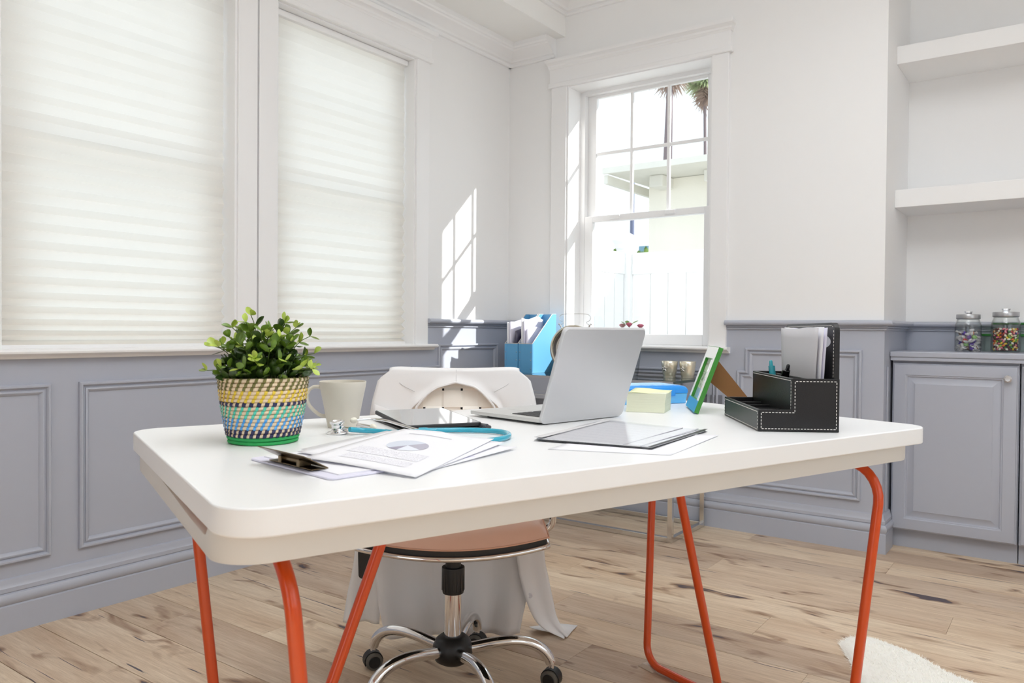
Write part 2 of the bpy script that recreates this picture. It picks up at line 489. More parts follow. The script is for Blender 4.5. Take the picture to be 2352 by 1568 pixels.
def plan_sweep(path, prof, name, mat, parent=None, smooth=30):
    """sweep a profile (offset into the room, z) along a plan path; room on the right-hand side"""
    mb = MB(); rows = []
    for d, z in prof:
        rows.append([(q.x, q.y, z) for q in offset_poly(path, d, False)])
    rows2 = list(map(list, zip(*rows)))
    mb.grid(rows2, cu=True)
    k = len(prof); n = len(path)
    mb.f.append(list(range(k))); mb.mi.append(0)
    mb.f.append(list(range((n - 1) * k, n * k))); mb.mi.append(0)
    return mb.build(name, mat, parent, smooth)
PANEL_PROF = [(0, 0), (0.0, 0.010), (0.004, 0.0145), (0.009, 0.0145), (0.013, 0.010), (0.0145, 0.004), (0.019, 0.004), (0.0205, 0.009), (0.025, 0.0105), (0.029, 0.008), (0.034, 0.001), (0.034, 0)]
def panel_frame(poly, to3, parent, name='panel_moulding'):
    """mitred picture-frame moulding on a wall; poly clockwise so that the inside is on the right"""
    mb = MB(); rows = []
    for d, h in PANEL_PROF:
        rows.append([to3(q.x, q.y, h) for q in offset_poly(poly, d, True)])
    mb.grid(rows, cu=True)
    return mb.build(name, 'grey_paint', parent, 30)

# ------------------------------------------------------------------ floor
FX0, FX1, FY0, FY1 = -0.02, 4.6, -6.3, 0.58
floor = struct(MB().box(FX0, FX1, FY0, FY1, -0.10, -0.006).build('floor', 'floor_gap'))
PITCH = 0.1853
rows_y = [0.4335 - PITCH * k for k in range(0, 37)]
joints = {3: [0.35, 2.075], 2: [1.47, 3.2], 5: [-0.3, 1.49, 3.35], 6: [0.62, 2.35], 11: [1.50], 13: [0.645, 2.72], 4: [0.95, 2.62], 7: [1.05, 2.9], 8: [0.28, 1.86], 9: [1.22, 2.55], 10: [0.55, 2.08], 12: [0.98, 2.2], 14: [0.3, 1.7], 15: [1.1, 2.5], 16: [0.75, 1.95]}
gapw = 0.0009
for k in range(len(rows_y)):
    y1 = rows_y[k] - gapw; y0 = rows_y[k] - PITCH + gapw
    if y1 < FY0: break
    if y0 > 0.16: continue
    js = sorted(joints.get(k, [0.4 + (k * 0.73) % 1.3, 2.0 + (k * 0.61) % 1.2]))
    xs = [0.0] + [j for j in js if 0.05 < j < 4.5] + [4.6]
    if y1 > -3.6:
        for a, c_ in zip(xs[:-1], xs[1:]):
            cx_, cy_ = (a + c_) / 2, (y0 + y1) / 2
            hx, hy = (c_ - a) / 2 - 0.0003, (y1 - y0) / 2
            mb = MB().box(-hx, hx, -hy, hy, -0.006, 0.0)
            # eased long edges
            mb.v = [(x, y, z) for x, y, z in mb.v]
            o = mb.build('plank', 'oak', floor, loc=(cx_, cy_, 0.0), bevel=0.0007, segs=1)
mb = MB()
for k in range(len(rows_y)):
    y1 = rows_y[k] - gapw; y0 = rows_y[k] - PITCH + gapw
    if y1 > -3.6 or y0 < FY0: continue
    for a in range(3):
        mb.box(a * 1.55, a * 1.55 + 1.548, y0, y1, -0.006, 0.0)
tag(mb.build('plank_field', 'oak', floor), kind='stuff')

# ------------------------------------------------------------------ walls and ceiling
WT = 0.20; CEIL = 2.77; SOF_Z = 2.555; SOF_X = 0.375
A_WINS = [(-2.64, -1.81), (-1.627, -0.80)]
Z0, Z1 = 0.870, 2.283
mb = MB()
mb.box(-WT, 0, -6.3, 0.0, 0.0, Z0)
mb.box(-WT, 0, -6.3, 0.0, Z1, 2.9)
for a, c_ in ((-6.3, -2.64), (-1.81, -1.627), (-0.80, 0.0)): mb.box(-WT, 0, a, c_, Z0, Z1)
wall_left = struct(mb.build('wall_left', 'wall_paint'))
BX0, BX1 = 0.398, 1.225
mb = MB()
mb.box(-WT, 1.71, 0, 0.27, 0, Z0)
mb.box(-WT, 1.71, 0, 0.27, Z1, 2.9)
mb.box(-WT, BX0, 0, 0.27, Z0, Z1)
mb.box(BX1, 1.71, 0, 0.27, Z0, Z1)
mb.box(1.71, 2.0, 0, 0.64, 0, 2.9)
wall_back = struct(mb.build('wall_back', 'wall_paint'))
mb = MB().box(2.0, 4.8, 0.53, 0.64, 0, 2.9)
wall_alcove = struct(mb.build('wall_alcove', 'wall_paint'))
mb = MB()
mb.box(4.6, 4.8, -6.3, 0.64, 0, 0.8); mb.box(4.6, 4.8, -6.3, 0.64, 2.3, 2.9)
for a, c_ in ((-6.3, -5.2), (-4.2, -3.4), (-1.6, 0.64)): mb.box(4.6, 4.8, a, c_, 0.8, 2.3)
struct(mb.build('wall_right', 'rear_paint'))
mb = MB()
mb.box(-0.2, 4.8, -6.5, -6.3, 2.35, 2.9)
for a, c_ in ((-0.2, 1.7), (3.0, 4.8)): mb.box(a, c_, -6.5, -6.3, 0, 2.35)
struct(mb.build('wall_front', 'rear_grey'))
mb = MB().box(-WT, 4.8, -6.5, 0.64, CEIL, 2.9)
struct(mb.build('ceiling', 'ceiling_paint'))
# dropped soffit along the window wall with crown mouldings
sof = struct(MB().box(0, SOF_X, -6.3, 0, SOF_Z, CEIL).build('trim_soffit', 'ceiling_paint'))
def crown(zb, zt_, d):
    h = zt_ - zb
    pr = [(0.0, 0.0), (0.014, 0.0), (0.018, 0.05), (0.018, 0.16), (0.030, 0.20), (0.034, 0.27), (0.040, 0.31), (0.052, 0.42), (0.068, 0.52), (0.082, 0.60), (0.086, 0.67), (0.095, 0.70), (0.1, 0.78), (0.1, 1.0), (0.0, 1.0)]
    return [(a * d / 0.1, zb + f * h) for a, f in pr]
struct(plan_sweep([(0, -6.3), (0, 0.0)], crown(2.451, SOF_Z, 0.098), 'trim_crown_left', 'trim_paint'))
struct(plan_sweep([(0, 0.0), (0.315, 0.0)], crown(2.451, SOF_Z, 0.098), 'trim_crown_back', 'trim_paint'))
struct(plan_sweep([(SOF_X, -6.3), (SOF_X, 0.0), (2.0, 0.0)], crown(2.664, CEIL, 0.09), 'trim_crown_upper', 'trim_paint'))

# ceiling lamp panel above the desk (out of the frame, it carries the lamp's light)
lamp = thing('ceiling_light', 'flat square white ceiling light panel above the desk', 'light', (2.35, -1.55, 2.77))
mb = MB()
for a in (-0.79, 0.76):
    mb.box(a, a + 0.03, -0.79, 0.79, -0.05, 0); mb.box(-0.79, 0.79, a, a + 0.03, -0.05, 0)
mb.build('frame', 'trim_paint', lamp, bevel=0.003)
MB().box(-0.76, 0.76, -0.76, 0.76, -0.04, -0.0).build('backplate', 'trim_paint', lamp)

added_lamp = thing('added_uplighter', 'added white bowl lamp out of view that brightens the ceiling', 'lamp', (2.75, -2.75, 2.77))  # unseen bowl lamp, added to hold the ceiling fill light
MB().lathe([(0.0, -0.60), (0.16, -0.585), (0.28, -0.555), (0.345, -0.51), (0.350, -0.505), (0.338, -0.505), (0.27, -0.545), (0.15, -0.575), (0.0, -0.59)], 40).build('bowl', 'trim_paint', added_lamp, 60)
for k in range(3):
    a = 2 * pi * k / 3
    MB().tube([(0.33 * cos(a), 0.33 * sin(a), -0.51), (0.02 * cos(a), 0.02 * sin(a), -0.03)], 0.002, 6).build('cable', 'chrome', added_lamp)
MB().lathe([(0.06, 0.0), (0.06, -0.02), (0.03, -0.035), (0, -0.035)], 24).build('ceiling_rose', 'trim_paint', added_lamp, 50)

# ------------------------------------------------------------------ wainscot, rails, skirting
WX = 0.004
def toA(u, z, h): return (WX + h, u, z)
def toB(u, z, h): return (u, -WX - h, z)
mb = MB()
mb.box(0, WX, -6.3, -0.711, 0, 0.845); mb.box(0, WX, -0.711, 0, 0, 0.97)
wains_l = struct(mb.build('trim_wainscot_left', 'grey_paint'))
def rect(u0, u1, z0, z1): return [(u0, z0), (u0, z1), (u1, z1), (u1, z0)]
for poly in (rect(-4.05, -2.489, 0.211, 0.762), rect(-2.402, -0.897, 0.212, 0.763),
             [(-0.817, 0.212), (-0.817, 0.763), (-0.62, 0.763), (-0.62, 0.871), (-0.11, 0.871), (-0.11, 0.212)]):
    panel_frame(poly, toA, wains_l)
mb = MB()
mb.box(0, 2.0 + WX, -WX, 0, 0, 0.845); mb.box(0, 0.30, -WX, 0, 0.845, 0.97); mb.box(1.306, 2.0 + WX, -WX, 0, 0.845, 0.97)
mb.box(2.0, 2.0 + WX, 0, 0.53, 0, 0.97)
wains_b = struct(mb.build('trim_wainscot_back', 'grey_paint'))
for poly in ([(0.09, 0.212), (0.09, 0.871), (0.255, 0.871), (0.255, 0.763), (0.36, 0.763), (0.36, 0.212)],
             rect(0.44, 1.272, 0.212, 0.763),
             [(1.362, 0.212), (1.362, 0.763), (1.402, 0.763), (1.402, 0.871), (1.916, 0.871), (1.916, 0.212)]):
    panel_frame(poly, toB, wains_b)
# shallow moulding on the pillar's flank down to the skirting
MB().box(0, 0.006, 0.052, 0.075, 0.17, 0.80).build('edge_bead', 'grey_paint', wains_b, bevel=0.002).location = (2.0 + WX, 0, 0)
MB().box(2.0, 4.6, 0.526, 0.53, 0.8, 0.97).build('alcove_panel', 'grey_paint', wains_b)
RAIL = [(0, 0.957), (0.010, 0.957), (0.013, 0.960), (0.013, 0.965), (0.010, 0.9665), (0.017, 0.968), (0.019, 0.972), (0.017, 0.976), (0.024, 0.977), (0.034, 0.9785), (0.039, 0.984), (0.040, 0.990), (0.037, 0.997), (0.030, 1.001), (0, 1.001)]
struct(plan_sweep([(0, -0.711), (0, 0.0)], RAIL, 'trim_rail_left', 'grey_paint'))
struct(plan_sweep([(0, 0.0), (0.30, 0.0)], RAIL, 'trim_rail_back', 'grey_paint'))
struct(plan_sweep([(1.306, 0.0), (2.0, 0.0), (2.0, 0.53), (4.6, 0.53)], RAIL, 'trim_rail_alcove', 'grey_paint'))
BASE = [(0, 0), (0.020, 0), (0.020, 0.083), (0.016, 0.087), (0.021, 0.092), (0.025, 0.102), (0.024, 0.112), (0.019, 0.120), (0.013, 0.123), (0.016, 0.127), (0.016, 0.139), (0.012, 0.144), (0.010, 0.152), (0.007, 0.163), (0, 0.166)]
struct(plan_sweep([(WX, -6.3), (WX, -WX)], BASE, 'baseboard_left', 'grey_paint'))
struct(plan_sweep([(WX, -WX), (2.0 + WX, -WX), (2.0 + WX, 0.135)], BASE, 'baseboard_back', 'grey_paint'))

# ------------------------------------------------------------------ windows
def make_window(n, loc, rotz, u0, u1, cas_l, cas_r, head, casing_l=True, outer=True):
    """local frame: x along the wall, +y outwards, z up"""
    w = thing('window_%d' % n, loc=loc, rotz=rotz, kind='structure')
    th = 0.022
    if casing_l: MB().box(u0 - cas_l, u0, -th, 0.0, Z0, Z1).build('side_casing', 'trim_paint', w, bevel=0.002)
    MB().box(u1, u1 + cas_r, -th, 0.0, Z0, Z1).build('side_casing', 'trim_paint', w, bevel=0.002)
    # jamb lining with a small reveal step
    for a, c_ in ((u0, u0 + 0.010), (u1 - 0.010, u1)):
        MB().box(a, c_, -0.012, 0.19, Z0, Z1 - 0.01).build('jamb', 'trim_paint', w, bevel=0.0015)
    MB().box(u0, u1, -0.012, 0.19, Z1 - 0.010, Z1).build('jamb_head', 'trim_paint', w, bevel=0.0015)
    MB().box(u0, u1, -0.0, 0.20, Z0 - 0.02, Z0 + 0.004).build('jamb_sill', 'trim_paint', w, bevel=0.0015)
    # frame ring
    fw = 0.038
    mb = MB()
    mb.box(u0 + .0095, u0 + fw, 0.118, 0.19, Z0, Z1 - 0.0302); mb.box(u1 - fw, u1 - .0095, 0.118, 0.19, Z0, Z1 - 0.0302)
    mb.box(u0 + .0095, u1 - .0095, 0.118, 0.19, Z1 - 0.030, Z1 - 0.0095)
    mb.build('frame', 'trim_paint', w)
    st = 0.052; a0, a1 = u0 + fw, u1 - fw
    zm = 1.563
    def sash(nm, y0, y1, z0, z1, bot, top):
        s_ = MB()
        s_.box(a0, a0 + st, y0, y1, z0, z1); s_.box(a1 - st, a1, y0, y1, z0, z1)
        s_.box(a0 + st, a1 - st, y0, y1, z0, z0 + bot); s_.box(a0 + st, a1 - st, y0, y1, z1 - top, z1)
        o = s_.build(nm, 'trim_paint', w, bevel=0.003)
        MB().box(a0 + st - 0.004, a1 - st + 0.004, (y0 + y1) / 2 - 0.002, (y0 + y1) / 2 + 0.002, z0 + bot - 0.004, z1 - top + 0.004).build('pane', 'window_glass', o)
        return o
    up = sash('upper_sash', 0.153, 0.180, zm - 0.015, Z1 - 0.028, 0.03, 0.018)
    g0, g1 = a0 + st, a1 - st
    for k in (1, 2):
        x = g0 + (g1 - g0) * k / 3
        MB().box(x - 0.009, x + 0.009, 0.158, 0.175, zm, Z1 - 0.04).build('muntin', 'trim_paint', up, bevel=0.004)
    MB().box(g0, g1, 0.1585, 0.1745, 1.920, 1.938).build('muntin', 'trim_paint', up, bevel=0.004)
    lo = sash('lower_sash', 0.120, 0.150, Z0 + 0.004, zm + 0.017, 0.055, 0.034)
    for k in (0.22, 0.72):
        x = g0 + (g1 - g0) * k
        MB().box(x - 0.03, x + 0.03, 0.108, 0.121, zm - 0.008, zm + 0.014).build('sash_lift', 'trim_paint', lo, bevel=0.004)
    if outer:
        MB().box(u1 - 0.045, u1, 0.19, 0.268, Z0, Z1).build('outer_jamb', 'trim_paint', w)
    if head:
        h0, h1 = head
        MB().box(h0, h1, -0.026, 0, Z1 - 0.002, 2.383).build('head_casing', 'trim_paint', w, bevel=0.002)
        MB().box(h0 - 0.008, h1 + 0.008, -0.034, 0, Z1 - 0.004, Z1 + 0.022).build('head_bead', 'trim_paint', w, bevel=0.006)
        pr = [(0.0, 2.380), (0.028, 2.380), (0.031, 2.388), (0.034, 2.391), (0.036, 2.400), (0.044, 2.408), (0.052, 2.412), (0.055, 2.418), (0.055, 2.430), (0.0, 2.430)]
        rows = []
        for d, z in pr:
            rows.append([(h0 + 0.012 - d * 0.55, 0, z), (h0 + 0.012 - d * 0.55, -d, z), (h1 - 0.012 + d * 0.55, -d, z), (h1 - 0.012 + d * 0.55, 0, z)])
        mbc = MB(); mbc.grid(rows)
        mbc.f.append([0, 1, 2, 3]); mbc.mi.append(0); k = len(pr) * 4; mbc.f.append([k - 4, k - 3, k - 2, k - 1]); mbc.mi.append(0)
        mbc.build('head_cornice', 'trim_paint', w, 30)
    return w
def stool(u0, u1, w):
    pr = [(-0.12, 0.843), (0.022, 0.843), (0.026, 0.850), (0.030, 0.853), (0.044, 0.855), (0.051, 0.860), (0.052, 0.866), (0.047, 0.872), (-0.12, 0.873)]
    mb = MB(); mb.grid([[(u0, -d, z) for d, z in pr], [(u1, -d, z) for d, z in pr]], cu=True)
    n = len(pr); mb.f += [list(range(n)), list(range(n, 2 * n))]; mb.mi += [0, 0]
    return mb.build('stool', 'trim_paint', w, 30)
w1 = make_window(1, (0, 0, 0), pi / 2, -2.64, -1.81, 0.085, 0.0865, (-2.735, -0.700), outer=False)
w2 = make_window(2, (0, 0, 0), pi / 2, -1.627, -0.80, 0.0885, 0.089, None, outer=False)
stool(-2.76, -0.663, w1)
w3 = make_window(3, (0, 0, 0), 0.0, BX0, BX1, 0.096, 0.084, (0.292, 1.318), outer=False)
stool(0.276, 1.326, w3)

# ------------------------------------------------------------------ pleated blinds
def blind(u0, u1, label):
    o = thing('pleated_blind', label, 'blind', (-0.05, (u0 + u1) / 2, 0.88), pi / 2, 'pleated window blinds')
    hw = (u1 - u0) / 2
    # folds: tight near the bottom rail, stretched and shallow near the top
    zs = [0.006]; pitch = 0.012
    while zs[-1] < 1.36:
        f = min(1.0, len(zs) / 14.0)
        zs.append(zs[-1] + 0.013 + 0.0165 * f)
    zs[-1] = 1.37
    rows = []
    for i, z in enumerate(zs):
        amp = 0.016 * max(0.22, 1.0 - (z / 1.37) * 0.85)
        y = (amp if i % 2 else -amp)
        e = 0.0 if i % 2 else 0.004
        rows.append([(-hw + e + (2 * hw - 2 * e) * k / 6, y + 0.0008 * sin(k * 2.1 + i), z) for k in range(7)])
    mb = MB(); mb.grid(rows)
    mb.build('fabric', 'blind_fabric', o)
    MB().box(-hw, hw, -0.016, 0.016, -0.010, 0.006).build('bottom_rail', 'trim_paint', o, bevel=0.003)
    MB().box(-hw, hw, -0.022, 0.022, 1.365, 1.392).build('head_rail', 'trim_paint', o, bevel=0.003)
    return o
blind(-2.630, -1.828, 'white pleated blind over the left window with a grey sash band')
blind(-1.615, -0.815, 'white pleated blind over the window nearer the room corner')

# ------------------------------------------------------------------ alcove shelves, cabinets, worktop
for z0, z1, lb in ((1.509, 1.588, 'lower thick white floating shelf above the sweet jars'), (2.150, 2.229, 'upper thick white floating shelf near the ceiling')):
    o = tag(MB().box(2.0, 4.6, 0.205, 0.53, z0, z1).build('floating_shelf', 'wall_paint', bevel=0.002), lb, 'shelf', 'alcove shelves')
CY = 0.125
def cabinet(x0, x1, knob_side, label):
    c = thing('base_cabinet', label, 'cabinet', ((x0 + x1) / 2, 0.32, 0.0), 0, 'grey base cabinets in the alcove')
    hw = (x1 - x0) / 2
    mb = MB(); mb.box(-hw, hw, CY - 0.32 + 0.022, 0.205, 0.082, 0.826)
    mb.build('body', 'grey_paint', c, bevel=0.001)
    MB().box(-hw, hw, -0.150, 0.2, 0.0, 0.083).build('toe_kick', 'grey_paint', c)
    # raised-panel door
    a, b_ = -hw + 0.004, hw - 0.004; z0, z1 = 0.084, 0.815; yf = CY - 0.32
    door = MB().box(a + 0.006, b_ - 0.006, yf + 0.010, yf + 0.021, z0 + .006, z1 - .006).build('door', 'grey_paint', c)
    def ring(prof, nm):
        rows = []
        for d, y in prof:
            rows.append([(a + d, yf + y, z0 + d), (a + d, yf + y, z1 - d), (b_ - d, yf + y, z1 - d), (b_ - d, yf + y, z0 + d)])
        m_ = MB(); m_.grid(rows, cu=True); return m_, rows
    m_, rows = ring([(0, 0.021), (0, 0.007), (0.004, 0.005), (0.006, 0.001), (0.012, 0.0), (0.050, 0.0), (0.053, 0.003), (0.057, 0.004), (0.060, 0.010)], 'f')
    m_.build('door_frame', 'grey_paint', door, 25)
    m_, rows = ring([(0.057, 0.0115), (0.062, 0.0105), (0.066, 0.0095), (0.088, 0.001), (0.0885, -0.0005)], 'p')
    n0 = len(m_.v); m_.f.append([n0 - 4, n0 - 3, n0 - 2, n0 - 1]); m_.mi.append(0)
    m_.build('raised_panel', 'grey_paint', door, 25)
    kx = b_ - 0.036 if knob_side > 0 else a + 0.036
    K = Matrix.Translation((kx, yf, 0.763)) @ Matrix.Rotation(pi / 2, 4, 'X')
    MB().lathe([(0.011, 0.0), (0.011, 0.003), (0.006, 0.005), (0.006, 0.010), (0.013, 0.013), (0.0155, 0.019), (0.0155, 0.024), (0.010, 0.028), (0.0, 0.028)], 8, K).build('knob', 'knob_glass', door)
    return c
cabinet(2.012, 2.486, 1, 'grey raised-panel base cabinet beside the wall, glass knob top right')
cabinet(2.490, 2.964, -1, 'second grey base cabinet, only its left edge and knob in view')
wt = thing('worktop', 'grey painted worktop with stepped edge over the cabinets', 'worktop', (3.3, 0.32, 0.826))
MB().box(-1.295, 1.295, -0.21, 0.205, 0.016, 0.040).build('top_board', 'grey_paint', wt, bevel=0.004)
MB().box(-1.293, 1.293, -0.205, 0.205, 0.0, 0.0155).build('edge_strip', 'grey_paint', wt, bevel=0.002)

# ------------------------------------------------------------------ outdoors, seen through the back window
G = -0.45
struct(MB().box(-40, 40, 0.29, 60, G - 0.1, G).build('ground', 'concrete'))
struct(MB().box(-40, -0.22, -20, 0.29, G - 0.1, G).build('ground', 'concrete'))
fence = thing('vinyl_fence', 'white vinyl privacy fence with capped post outside the window', 'fence', (-0.28, 2.0, G))
def fz(z): return z - G
# run across the view
x = 0.02
MB().box(0.06, 3.0, -0.022, 0.022, fz(1.400), fz(1.570)).build('top_rail', 'vinyl_white', fence, bevel=0.004)
MB().box(0.06, 3.0, -0.022, 0.022, 0.05, 0.17).build('bottom_rail', 'vinyl_white', fence, bevel=0.004)
bd = MB().box(0, 0.146, -0.011, 0.011, 0.12, fz(1.41)).mesh('board', 'vinyl_white')
for k in range(19):
    o = bpy.data.objects.new('board', bd); COL.objects.link(o); o.parent = fence; o.location = (0.07 + 0.15 * k, 0, 0)
# return run towards the house
MB().box(-0.022, 0.022, -1.62, -0.06, fz(1.400), fz(1.570)).build('top_rail', 'vinyl_white', fence, bevel=0.004)
MB().box(-0.022, 0.022, -1.62, -0.06, 0.05, 0.17).build('bottom_rail', 'vinyl_white', fence, bevel=0.004)
for k in range(10):
    o = bpy.data.objects.new('board', bd); COL.objects.link(o); o.parent = fence; o.location = (0, -0.07 - 0.155 * k, 0); o.rotation_euler = (0, 0, -pi / 2)
MB().box(-0.06, 0.06, -0.06, 0.06, 0, fz(1.60)).build('post', 'vinyl_white', fence, bevel=0.004)
MB().lathe([(0.086, fz(1.585)), (0.086, fz(1.60)), (0.098, fz(1.615)), (0.106, fz(1.645)), (0.128, fz(1.675)), (0.128, fz(1.69)), (0.02, fz(1.74))], 4, Matrix.Rotation(pi / 4, 4, 'Z')).build('post_cap', 'vinyl_white', fence)

house = thing('neighbour_house', 'cream stucco house with open rafter eaves behind the fence', 'house', (0.9, 5.0, G))
hz = 2.765
MB().box(-2.45, 2.6, 0.0, 4.0, 0, hz - G + 0.004).build('wall', 'stucco', house)
sl = MB()
sl.add([(-2.66, -0.72, hz - G + 0.00), (2.9, -0.72, hz - G + 0.00), (2.9, 4.2, hz - G + 0.06), (-2.66, 4.2, hz - G + 0.06),
        (-2.66, -0.72, hz - G + 0.05), (2.9, -0.72, hz - G + 0.05), (2.9, 4.2, hz - G + 0.11), (-2.66, 4.2, hz - G + 0.11)],
       [(0, 3, 2, 1), (4, 5, 6, 7), (0, 1, 5, 4), (1, 2, 6, 5), (2, 3, 7, 6), (3, 0, 4, 7)])
sl.build('roof', 'eave_paint', house)
MB().box(-2.68, 2.9, -0.75, -0.715, hz - G - 0.012, hz - G + 0.058).build('fascia', 'eave_paint', house)
MB().box(-2.68, -2.63, -0.71, 3.4, hz - G - 0.12, hz - G - 0.02).build('barge_board', 'eave_paint', house)
for x in (-2.22, -1.55, -0.88, -0.2, 0.5):
    MB().box(x - 0.085, x + 0.085, -0.30, 0.0, hz - G - 0.13, hz - G + 0.004).build('rafter_tail', 'eave_paint', house, bevel=0.01)
far = thing('far_roof', 'blue-grey eave of a lower house seen under the sash', 'house', (-4.35, 11.0, G))
MB().box(0.75, 5.0, 0.9, 3.0, 0, 2.86).build('wall', 'stucco', far)
mb = MB(); mb.add([(-0.35, 0, 2.98), (5, 0, 2.98), (5, 3.4, 2.98), (0.35, 3.4, 2.98), (-0.35, 0, 3.16), (5, 0, 3.16), (5, 3.4, 3.16), (0.35, 3.4, 3.16)],
    [(0, 3, 2, 1), (4, 5, 6, 7), (0, 1, 5, 4), (1, 2, 6, 5), (2, 3, 7, 6), (3, 0, 4, 7)])
mb.build('roof', 'roof_blue', far)

def frond_mesh(nm, L, n, droop, mat):
    mb = MB()
    for k in range(n):
        a = (k / (n - 1) - 0.5) * 2.4
        l = L * (0.75 + 0.25 * cos(a)); w = 0.05 * L
        d = Vector((sin(a), cos(a), 0)); s_ = Vector((cos(a), -sin(a), 0))
        p1 = d * (0.3 * l); p2 = d * l + Vector((0, 0, -droop * l))
        mb.add([p1 * 0.2, p1 + s_ * w + Vector((0, 0, 0.02 * l)), p2, p1 - s_ * w + Vector((0, 0, 0.02 * l))], [(0, 1, 2, 3)])
    return mb.mesh(nm, mat)
def palm(loc, h, r, lean, label, crown_r, skirt):
    t_ = thing('palm_tree', label, 'palm', loc, 0, 'palms beyond the houses')
    pts = [(lean * (z / h) ** 1.5, 0, z) for z in [h * k / 8 for k in range(9)]]
    MB().tube(pts, [r * 1.15 - 0.35 * r * k / 8 for k in range(9)], 10).build('trunk', 'palm_trunk', t_, 60)
    gm = frond_mesh('frond', crown_r, 15, 0.35, 'palm_green'); dm = frond_mesh('dry_frond', crown_r * 0.8, 9, 0.5, 'palm_dead')
    rnd = random.Random(int(h * 10))
    for k in range(26):
        o = bpy.data.objects.new('frond', gm); COL.objects.link(o); o.parent = t_
        o.location = (lean, 0, h); o.rotation_euler = (rnd.uniform(-0.5, 1.1), rnd.uniform(-.3, .3), k * 2.4)
        o.scale = [rnd.uniform(.8, 1.15)] * 3
    for k in range(skirt):
        o = bpy.data.objects.new('dry_frond', dm); COL.objects.link(o); o.parent = t_
        o.location = (lean * 0.99, 0, h - rnd.uniform(0.0, 0.9)); o.rotation_euler = (rnd.uniform(-1.5, -1.25), 0, k * 2.4)
        o.scale = [rnd.uniform(.7, 1.0)] * 3
    return t_
palm((-10.75, 25, G), 12.4, 0.15, 0.35, 'thick palm trunk with a hanging dry skirt beside the middle glazing bar', 1.5, 26)
palm((-10.47, 29, G), 12.35, 0.08, -0.18, 'slim palm with green crown and dry skirt at the right edge of the window', 1.08, 18)
palm((-14.0, 33, G), 17.5, 0.06, 0.0, 'thin palm trunk rising behind the right glazing bar', 1.1, 8)
tag(MB().tube([(0, 0, 0), (0, 0, 8.2)], [0.11, 0.085], 10).build('street_pole', 'pole_dark', loc=(-12.05, 25, G)), 'plain dark street pole behind the left glazing bar', 'pole')
tr = thing('garden_tree', 'small leafy tree between the fence post and the stucco house', 'tree', (-3.35, 8.0, G))
MB().tube([(0, 0, 0), (0.05, 0, 1.2), (0, 0, 2.3)], [0.05, 0.04, 0.02], 8).build('trunk', 'palm_trunk', tr, 60)
rnd = random.Random(5); mb = MB()
for k in range(900):
    a, b_ = rnd.uniform(0, 2 * pi), rnd.uniform(-1, 1); rr = rnd.uniform(.3, 1) ** .5 * 0.62
    c_ = Vector((rr * cos(a) * sqrt(1 - b_ * b_), rr * sin(a) * sqrt(1 - b_ * b_), 2.15 + rr * b_ * 1.1))
    q = Vector((rnd.gauss(0, 1), rnd.gauss(0, 1), rnd.gauss(0, 1))).normalized(); w = q.orthogonal().normalized()
    mb.add([c_ - q * .07, c_ + w * .03, c_ + q * .07, c_ - w * .03], [(0, 1, 2, 3)])
tag(mb.build('foliage', 'bush_green', tr), kind='stuff')

# ------------------------------------------------------------------ desk
DA = radians(70.4)
E_ = Vector((cos(DA), sin(DA), 0)); N_ = Vector((E_.y, -E_.x, 0))
TC, NC = -1.545, 2.43
ZT = 0.740
def D(t, n, z=0.0): return E_ * t + N_ * n + Vector((0, 0, z))
desk = thing('desk', 'white rectangular desk with rounded corners on orange-red tube legs', 'desk', tuple(D(TC, NC)), DA)
def dl(t, n): return (t - TC, -(n - NC))      # desk-local plan
def round_poly(corners, rad, seg=10):
    out = []; n = len(corners)
    for i in range(n):
        p = Vector(corners[i]); a = (Vector(corners[i - 1]) - p).normalized(); b_ = (Vector(corners[(i + 1) % n]) - p).normalized()
        ang = a.angle(b_); d = rad / math.tan(ang / 2)
        c_ = p + (a + b_).normalized() * (rad / sin(ang / 2))
        s0 = p + a * d - c_; s1 = p + b_ * d - c_
        a0 = atan2(s0.y, s0.x); a1 = atan2(s1.y, s1.x); da = (a1 - a0 + pi) % (2 * pi) - pi
        for k in range(seg + 1):
            q = a0 + da * k / seg; out.append((c_.x + rad * cos(q), c_.y + rad * sin(q)))
    return out
NL, FL_, FR_, NR = (-2.313, 2.845), (-2.284, 2.016), (-0.793, 2.020), (-0.793, 2.846)
top_poly = round_poly([dl(*p) for p in (NL, FL_, FR_, NR)], 0.060, 12)
o = MB().prism(top_poly, 0.705, ZT).build('tabletop', 'desk_white', desk, 40, bevel=0.0025, segs=3)
# under-frame tray: a skirt ring set in along the long sides, with a finger slot on each short end
sk = [(-2.311, 2.819), (-2.276, 2.044), (-0.822, 2.046), (-0.822, 2.822)]
outer = round_poly([dl(*p) for p in sk], 0.058, 12)
inner = round_poly([dl(*p) for p in [(-2.299, 2.807), (-2.264, 2.056), (-0.834, 2.058), (-0.834, 2.810)]], 0.046, 12)
def skirt_top(x, y):
    n = NC - y
    if abs(x - (-2.295 - TC)) < 0.035 and 2.22 < n < 2.757:
        return 0.7045 - 0.0125 * min(1, (n - 2.22) / 0.42) * min(1, (2.757 - n) / 0.012)
    return 0.7048
def densify(poly):
    out = []
    for i in range(len(poly)):
        a, b_ = Vector(poly[i]), Vector(poly[(i + 1) % len(poly)])
        k = 1 if (b_ - a).length < 0.1 else 60
        out += [tuple(a.lerp(b_, j / k)) for j in range(k)]
    return out
outer, inner = densify(outer), densify(inner)
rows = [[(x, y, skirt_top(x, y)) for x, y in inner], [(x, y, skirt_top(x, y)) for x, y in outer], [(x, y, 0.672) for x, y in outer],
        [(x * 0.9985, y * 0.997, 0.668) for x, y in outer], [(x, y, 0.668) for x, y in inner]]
MB().grid(rows, cu=True, cv=True).build('under_frame', 'desk_underframe', desk, 40)
